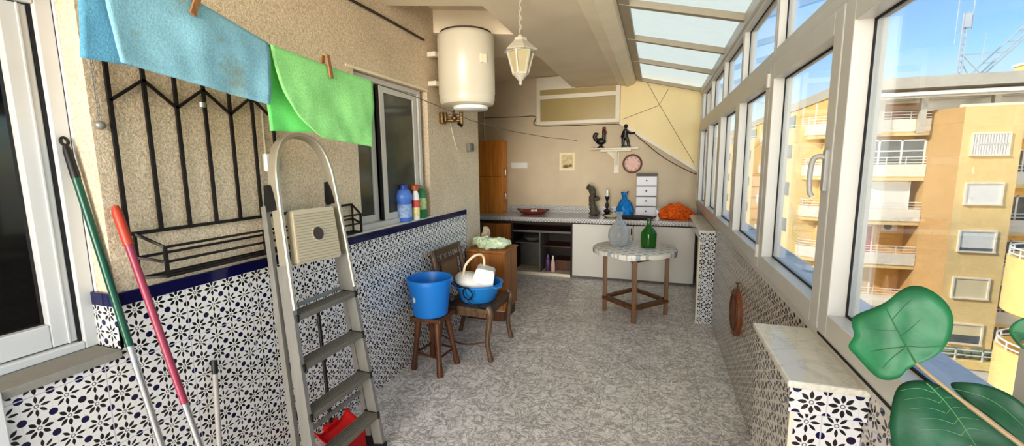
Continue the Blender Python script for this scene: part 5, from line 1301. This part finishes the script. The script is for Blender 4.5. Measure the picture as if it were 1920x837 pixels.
# yard wall, railing and lower block in front of the building
pd = thing('podium_wall', 'low ochre yard wall with white railing at the foot of the ochre building', 'wall', (17, 30, G))
MB().box(13.0, 30, 30.0, 32.0, G, -10.2).build('wall', M['whiteR'], pd)
MB().box(12.9, 30, 29.9, 32.0, -10.2, -9.75).build('coping', M['yellowR'], pd)
m = MB()
for z in (-9.45, -9.15): m.box(13.0, 30, 29.98, 30.03, z, z + 0.05)
for q in range(14): m.box(13.0 + q * 1.2, 13.06 + q * 1.2, 29.98, 30.03, -9.75, -9.1)
m.build('railing', M['rail'], pd)
m = MB()
for q in range(12): m.ball((15.2 + 0.42 * q, 30.6, -9.55), 1, 2, (0.4, 0.4, 0.35))
m.crumple(0.15, 2.5, 1.0); m.build('shrubs', plain('dusty shrub green', (112, 122, 92), 0.9, var=0.4, scale=6), pd, True)
# round yellow balconies of the next block
rb_ = thing('corner_building', 'pale yellow round balconies of the next building at the right edge', 'building', (12.0, 17.6, G))
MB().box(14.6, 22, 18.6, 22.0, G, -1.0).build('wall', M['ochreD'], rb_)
for zt_, zb_ in ((-1.45, -3.3), (-4.45, -6.3), (-7.4, -9.3)):
    m = MB(); m.lathe([(1.55, zb_ - 0), (1.65, zb_ + 0.1), (1.65, zt_), (1.53, zt_), (1.53, zb_ + 0.4), (0, zb_ + 0.4)], (12.42, 17.3, 0), 40, 1, True, False); ba = m.build('round_balcony', M['yellowR'], rb_, True)
    m = MB()
    for z in (zt_ + 0.1, zt_ + 0.28): m.tube([(12.42 + 1.6 * math.cos(2 * PI * q / 40), 17.3 + 1.6 * math.sin(2 * PI * q / 40), z) for q in range(40)], 0.028, 6, closed=True)
    for q in range(14): m.bar((12.42 + 1.6 * math.cos(2 * PI * q / 14), 17.3 + 1.6 * math.sin(2 * PI * q / 14), zt_), (12.42 + 1.6 * math.cos(2 * PI * q / 14), 17.3 + 1.6 * math.sin(2 * PI * q / 14), zt_ + 0.3), 0.03)
    m.build('railing', M['rail'], ba, True)
# antenna mast on the far roof
am = thing('antenna_mast', 'tall slim lattice antenna mast on the far roof against the sky', 'antenna', (21.2, 42, 6.55))
MB().box(12.3, 34, 35.3, 60, 5.9, 6.5).build('roof_deck', M['cornC'], ab)
m = MB()
for dx, dy in ((-0.16, -0.1), (0.16, -0.1), (0, 0.16)): m.tube([(21.2 + dx, 42 + dy, 6.55), (21.2 + dx * 0.7, 42 + dy * 0.7, 12.4)], 0.045, 6)
for q in range(14):
    z = 6.6 + q * 0.42
    m.bar((21.04, 41.9, z), (21.36, 41.9, z + 0.42), 0.035); m.bar((21.36, 41.9, z), (21.2, 42.16, z + 0.42), 0.035)
m.build('lattice', M['mast'], am)
m = MB(); m.tube([(20.75, 42, 10.2), (20.75, 42, 13.6)], 0.035, 6); m.tube([(21.65, 42, 11.2), (21.65, 42, 13.9)], 0.035, 6); m.tube([(20.75, 42, 11.0), (21.65, 42, 11.4)], 0.03, 6); m.box(21.1, 21.5, 41.8, 42.1, 11.3, 12.3)
m.tube([(22.5, 42, 8.4), (22.5, 42, 10.8)], 0.03, 6); m.tube([(21.2, 42, 9.4), (22.9, 42, 9.4)], 0.03, 6)
m.build('aerials', M['mast'], am)
m = MB(); m.tube([(21.3, 42, 9.4), (23.3, 42, 7.0)], 0.05, 6); m.tube([(21.3, 42, 8.9), (22.4, 42, 6.7)], 0.05, 6); m.build('stays', M['mast'], am)
br = thing('roof_truss', 'pair of slanting grey bars rising at the right on the far roof', 'truss', (21.9, 43.2, 6.55))
for dx in (0.0, 0.55, 0.85):
    MB().tube([(21.3 + dx, 43.2, 6.6), (27.0 + dx, 43.2, 13.5)], 0.06, 6).build('bar', M['mast'], br)
m = MB()
for q in range(9): m.tube([(22.0 + q * 0.6, 43.2, 7.447 + q * 0.726), (22.85 + q * 0.6, 43.2, 7.447 + q * 0.726)], 0.025, 5)
m.build('rungs', M['mast'], br)
sh = thing('roof_hut', 'pale yellow hut on the far roof at the right edge', 'hut', (26, 39, 6.51))
MB().box(23.8, 28, 38, 41, 6.51, 8.1).build('wall', M['yellowR'], sh); MB().box(23.7, 28.1, 37.9, 41.1, 8.1, 8.25).build('roof', M['whiteR'], sh)
struct(MB().box(2.0, 80, -30, 140, G - 0.3, G).build('ground', M['asphalt']))

# ------------------------------------------------------------------ camera
def cam_matrix(yaw, pitch, roll):
    cw, sw_ = math.cos(yaw), math.sin(yaw); cp, sp_ = math.cos(pitch), math.sin(pitch)
    fwd = V((-sw_ * cp, cw * cp, -sp_)); right = V((cw, sw_, 0)); up = right.cross(fwd)
    r2 = right * math.cos(roll) + up * math.sin(roll); u2 = up * math.cos(roll) - right * math.sin(roll)
    m = Matrix.Identity(4)
    for i in range(3):
        m[i][0], m[i][1], m[i][2] = r2[i], u2[i], -fwd[i]
    return m
cd = bpy.data.cameras.new('camera'); cam = bpy.data.objects.new('camera', cd); col.objects.link(cam)
cam.matrix_world = Matrix.Translation((0, 0, 1.62)) @ cam_matrix(math.radians(18.77), math.radians(7.8), math.radians(-0.62))
cd.sensor_fit = 'HORIZONTAL'; cd.sensor_width = 36.0; cd.lens = 794.0 / 1920.0 * 36.0; cd.clip_start = 0.02; cd.clip_end = 500
sc.camera = cam

# ------------------------------------------------------------------ light
wd_ = bpy.data.worlds.new('sky'); sc.world = wd_; wd_.use_nodes = True
nt = wd_.node_tree; bg = nt.nodes['Background']
sky = nt.nodes.new('ShaderNodeTexSky'); sky.sky_type = 'NISHITA'; sky.sun_disc = False
sky.sun_elevation = math.radians(42); sky.sun_rotation = math.radians(-100); sky.altitude = 20; sky.air_density = 1.0; sky.dust_density = 0.6; sky.ozone_density = 1.5
tc = nt.nodes.new('ShaderNodeTexCoord'); mp = nt.nodes.new('ShaderNodeMapping'); mp.inputs['Scale'].default_value = (1.2, 1.6, 4.5); mp.inputs['Rotation'].default_value = (0.2, 0.1, 0.5)
nt.links.new(tc.outputs['Generated'], mp.inputs[0])
nz_ = nt.nodes.new('ShaderNodeTexNoise'); nz_.inputs['Scale'].default_value = 2.0; nz_.inputs['Detail'].default_value = 6; nz_.inputs['Roughness'].default_value = 0.6; nz_.inputs['Distortion'].default_value = 0.7
nt.links.new(mp.outputs[0], nz_.inputs['Vector'])
cl = ramp(nt, nz_.outputs['Fac'], [(0.46, (0, 0, 0, 1)), (0.78, (0.7, 0.7, 0.7, 1))])
SKY_GAIN = 1.0
mxx = nt.nodes.new('ShaderNodeMix'); mxx.data_type = 'RGBA'
nt.links.new(cl, mxx.inputs[0]); hs = nt.nodes.new('ShaderNodeHueSaturation'); hs.inputs['Saturation'].default_value = 1.25; nt.links.new(sky.outputs[0], hs.inputs['Color']); nt.links.new(hs.outputs[0], mxx.inputs[6]); mxx.inputs[7].default_value = (3.4, 3.6, 4.0, 1)
nt.links.new(mxx.outputs[2], bg.inputs['Color']); bg.inputs['Strength'].default_value = 0.30

sd = bpy.data.lights.new('sun', 'SUN'); sd.energy = 5.0; sd.angle = 0.009; sd.color = (1.0, 0.93, 0.80)
so_ = bpy.data.objects.new('sun', sd); col.objects.link(so_)
so_.rotation_euler = (V((0.80, 0.42, -0.52))).to_track_quat('-Z', 'Y').to_euler()
def area(name, loc, target, sx, sy, e, c):
    d = bpy.data.lights.new(name, 'AREA'); d.shape = 'RECTANGLE'; d.size = sx; d.size_y = sy; d.energy = e; d.color = c
    o = bpy.data.objects.new(name, d); col.objects.link(o); o.location = loc
    o.rotation_euler = (V(target) - V(loc)).to_track_quat('-Z', 'Y').to_euler(); return o
area('room_fill', (-0.6, -2.4, 2.2), (-0.8, 3.5, 1.1), 2.2, 1.4, 90, (1.0, 0.94, 0.86))
fd = bpy.data.lights.new('fill_sun', 'SUN'); fd.energy = 1.9; fd.angle = math.radians(24); fd.color = (1.0, 0.93, 0.82)  # added sun lamp that fills the room from behind the camera
fo = bpy.data.objects.new('fill_sun', fd); col.objects.link(fo)
fo.rotation_euler = V((-0.10, 1.0, -0.03)).to_track_quat('-Z', 'Y').to_euler()

fd = bpy.data.lights.new('low_fill_sun', 'SUN'); fd.energy = 3.6; fd.angle = math.radians(40); fd.color = (1.0, 0.93, 0.82)  # added sun lamp aimed upward to brighten the ceiling
fo = bpy.data.objects.new('low_fill_sun', fd); col.objects.link(fo)
fo.rotation_euler = V((-0.05, 0.9, 0.46)).to_track_quat('-Z', 'Y').to_euler()

sc.view_settings.view_transform = 'Standard'
sc.view_settings.look = 'Medium High Contrast'
sc.view_settings.exposure = 0.12
sc.view_settings.gamma = 1.04
sc.cycles.max_bounces = 8; sc.cycles.transparent_max_bounces = 16
sc.cycles.use_denoising = True
